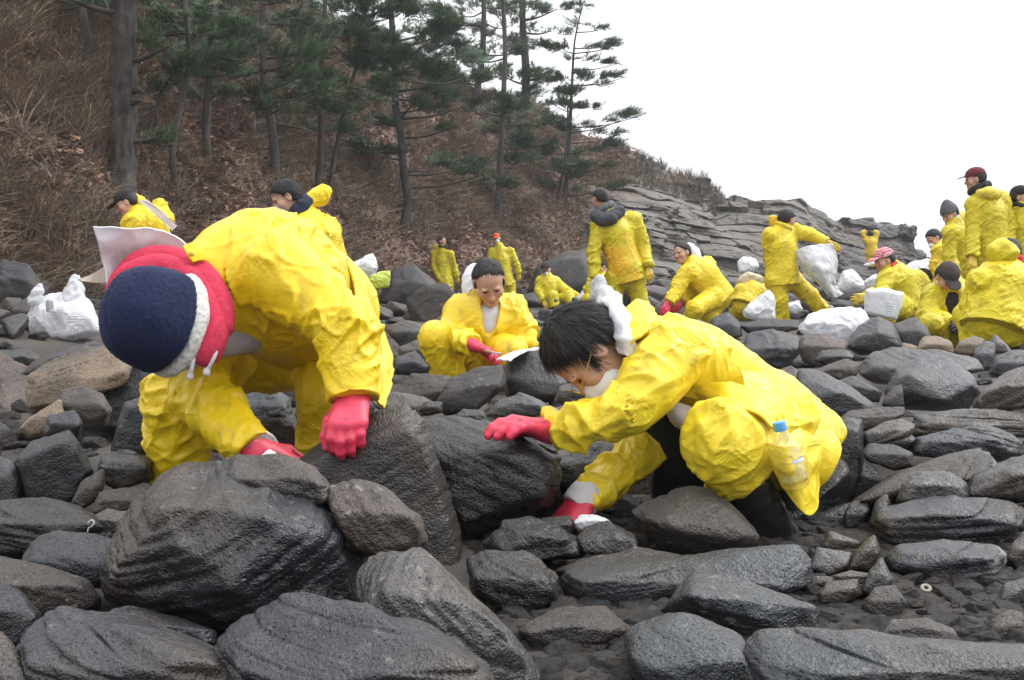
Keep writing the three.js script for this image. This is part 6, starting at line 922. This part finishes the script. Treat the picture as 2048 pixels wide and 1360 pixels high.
// ---------- the rest of the boulder beach ----------
scene.updateMatrixWorld(true);
{
  const r = rng(2024), people = scene.children.filter((o) => o.userData.category === 'person'), marks = [], solid = [];
  for (const o of people) { const b = new THREE.Box3().setFromObject(o), [a0, b0, d] = project(b.max.clone()), s = new THREE.Vector3(); b.getSize(s); const c = b.getCenter(V(0, 0, 0)), [x, y, dc] = project(c); solid.push([c.x, c.z, Math.min(0.6, 0.3 * (s.x + s.z) / 2), dc, x, project(V(c.x, b.max.y, c.z))[1], s.x / dc * FOCAL / 2]); }
  const inside = (Q, x, y) => { let k = false; for (let i = 0, j = Q.length - 1; i < Q.length; j = i++) if ((Q[i][1] > y) !== (Q[j][1] > y) && x < (Q[j][0] - Q[i][0]) * (y - Q[i][1]) / (Q[j][1] - Q[i][1]) + Q[i][0]) k = !k; return k; };
  const got = [], rubble = [];
  for (let t = 0; t < 60000; t++) {
    const px = -60 + 2170 * r(), py = 578 + Math.pow(r(), 1.3) * 480; let d = 0.66 * FOCAL / (py - 540); for (let i = 0; i < 4; i++) { const p = P(px, py, d), g = groundY(p.x, p.z); d = clamp((EYE - g) * FOCAL / (py - 540), 2.2, 36); }
    const p = P(px, py, d); p.y = groundY(p.x, p.z);
    const far = clamp((d - 3) / 22), small = t > 22000, s = small ? (0.08 + 0.12 * r()) * (1 + 2.2 * far) : lerp(0.24, 0.75, Math.pow(far, 0.8)) * (0.65 + 0.9 * r() * r() + 0.2 * r()) * (t < 1500 ? 1.45 : 1), a = s * 0.5 * FOCAL / d, b = a * 0.42;
    if (ROCKS.some(([Q, D, bb]) => px > bb[0] - a * 0.5 && px < bb[2] + a * 0.5 && py > bb[1] - b && py < bb[3] + b && (inside(Q, px, py) || inside(Q, px - a * 0.5, py) || inside(Q, px + a * 0.5, py) || inside(Q, px, py - b)))) continue;
    if (solid.some((q) => Math.hypot(p.x - q[0], p.z - q[1]) < q[2] + s * 0.25)) continue;
    if (solid.some((q) => d < q[3] && Math.abs(px - q[4]) < q[6] + a * 0.6 && py - s * 0.75 * FOCAL / d < q[5] + (q[3] > 9 ? 0.62 : 0.8) * 1.0 * FOCAL / q[3])) continue;
    const list = small ? rubble : got;
    if (got.some((q) => { const k = small ? 0.5 : 0.66; return Math.hypot((q.px - px) / ((q.a + a) * k), (q.py - py) / ((q.b + b) * k)) < 1; })) continue;
    if (small && rubble.some((q) => Math.hypot((q.px - px) / ((q.a + a) * 0.5), (q.py - py) / ((q.b + b) * 0.5)) < 1)) continue;
    list.push({ p, px, py, d, s, a, b });
  }
  got.sort((m, n) => n.a - m.a);
  const keep = got.slice(0, 188), over = got.slice(188);
  // unit shapes shared by the smaller ones
  const rand = (q, s) => (q() - 0.5) * s, lump = (seed, tone, px, o) => { const q = rng(seed * 53 + 1), P3 = []; for (let i = 0; i < 16; i++) { const v = V(rand(q, 2), rand(q, 2), rand(q, 2)).normalize(); P3.push(V(v.x * (0.42 + 0.14 * q()), v.y * (0.24 + 0.1 * q()), v.z * (0.36 + 0.14 * q()))); } return rockShape(P3, { tone, seed, px, sharp: 32, rough: 2.2, layer: 1.6, ...o }); };
  const MARKS = [[300, 640, 'behind the worker in the navy beanie'], [120, 640, 'near the sack with two tied corners'], [60, 760, 'left of the tan slab'], [740, 560, 'near the lime green plastic bag'], [900, 600, 'near the man with the dark scarf'], [1010, 600, 'near the man in the orange cap'], [960, 720, 'near the kneeling scraper man'], [1105, 600, 'near the seated masked worker'], [1240, 640, 'near the man with the grey hood'], [1140, 680, 'behind the crouching man’s dark hair'], [1390, 640, 'near the bending worker in a white hood'], [1500, 600, 'near the beige furry hood'], [1600, 620, 'near the sack held at arm’s length'], [1400, 585, 'at the foot of the layered cliff'], [1740, 560, 'near the small headland'], [1770, 600, 'near the upright printed sack'], [1900, 640, 'near the worker in the brown cap'], [2010, 660, 'near the broad yellow back'], [560, 800, 'between the stooping worker’s legs'], [820, 780, 'between the two nearest workers'], [1700, 800, 'right of the crouching man’s coat'], [1900, 900, 'among the right-hand boulders'], [1650, 1050, 'below the yellow coat tail'], [150, 900, 'among the left-hand boulders'], [1200, 1000, 'under the crouching man’s arms'], [1350, 780, 'behind the crouching man’s back']];
  const words = [], n0 = {};
  keep.forEach((k, i) => {
    const tones = k.d > 9 ? ['grey', 'grey', 'dark', 'brown', 'pink'] : k.px < 900 && k.d > 4 ? ['grey', 'brown', 'dark', 'pink', 'grey'] : ['dark', 'grey', 'blue', 'brown', 'pink', 'dark'];
    k.tone = tones[Math.floor(r() * tones.length)]; const q = rng(i * 17 + 400), P3 = [], tall = 0.5 + 0.5 * q(), flat = q() < 0.3, ry = q() * 6.283, tilt = (q() - 0.5) * 0.5;
    for (let m = 0; m < 15; m++) { const v = V(rand(q, 2), rand(q, 2), rand(q, 2)).normalize(), w = V(v.x * (0.46 + 0.16 * q()), v.y * (flat ? 0.2 : 0.22 + 0.2 * tall), v.z * (0.34 + 0.14 * q())).multiplyScalar(k.s); w.applyAxisAngle(V(0, 0, 1), tilt).applyAxisAngle(V(0, 1, 0), ry).add(k.p); w.y += k.s * (flat ? 0.1 : 0.16); P3.push(w); }
    const m = atBase(mesh('boulder', rockShape(P3, { tone: k.tone, seed: i + 300, px: k.a * 2, sharp: q() < 0.55 ? 32 : 18 }), k.tone === 'grey' || k.tone === 'pink' || k.tone === 'brown' || k.d > 8 ? M.rockDry : M.rockWet));
    let best = 1e9, mk = MARKS[0]; for (const M0 of MARKS) { const e = Math.hypot(M0[0] - k.px, (M0[1] - k.py) * 1.6); if (e < best) { best = e; mk = M0; } }
    k.m = m; const sz = k.a > 45 ? 'large' : k.a > 24 ? 'middling' : 'small', word = { dark: 'dark', grey: 'grey', blue: 'bluish', brown: 'brown', pink: 'pinkish' }[k.tone];
    k.label = `${sz} ${word} ${flat ? 'flat' : tall > 0.75 ? 'blocky' : 'low'} boulder ${mk[2]}`; (n0[k.label] ??= []).push(k);
  });
  const ORD = ['first', 'second', 'third', 'fourth', 'fifth', 'sixth', 'seventh', 'eighth', 'ninth'];
  for (const [l, ks] of Object.entries(n0)) { ks.sort((a, b) => a.px - b.px); ks.forEach((k, i) => tag(k.m, ks.length > 1 ? `${l}, ${ORD[i]} from the left` : l, 'boulder', 'boulders of the beach')); }
  // small stones and gravel that nobody could count
  const all = rubble.concat(over), SH = [['grey', 1], ['dark', 2], ['brown', 3], ['dark', 4], ['pink', 5], ['grey', 6]].map(([t, s]) => lump(s, t, 110));
  const set = SH.map(() => []);
  all.forEach((k) => set[Math.floor(r() * SH.length)].push([k.p.clone().add(V(0, k.s * 0.08, 0)), k.s]));
  const near = (n, lo, hi, x0, x1, y0, y1) => { for (let i = 0; i < n; i++) { const px = lerp(x0, x1, r()), py = lerp(y0, y1, r()); let d = 0.68 * FOCAL / (py - 540); const p = P(px, py, d); p.y = groundY(p.x, p.z); set[Math.floor(r() * SH.length)].push([p, lerp(lo, hi, Math.pow(r(), 3))]); } };
  near(2600, 0.015, 0.085, 1500, 2060, 1000, 1330); near(2600, 0.014, 0.085, 950, 1700, 1000, 1370); near(900, 0.03, 0.12, -20, 2060, 760, 1080); near(900, 0.012, 0.04, 1000, 1300, 1220, 1370); near(900, 0.012, 0.035, 1600, 2050, 1130, 1310);
  SH.forEach((g, i) => { const im = onto(new THREE.InstancedMesh(g, M.rockDry, set[i].length)); im.name = numbered('shingle'); set[i].forEach(([p, s], k) => { im.setMatrixAt(k, new THREE.Matrix4().compose(p, new THREE.Quaternion().setFromEuler(new THREE.Euler(rand(r, 0.9), r() * 6.283, rand(r, 0.9))), V(s * (0.8 + 0.5 * r()), s * (0.7 + 0.5 * r()), s))); const b = 0.7 + 0.6 * r(); im.setColorAt(k, col(b, b, b)); }); scene.add(im); tag(im, 'small stones and gravel filling the gaps between the boulders', null, null, 'stuff'); });
  console.log('fill', keep.length, over.length, rubble.length);
}
scene.updateMatrixWorld(true);
renderer.render(scene, camera);
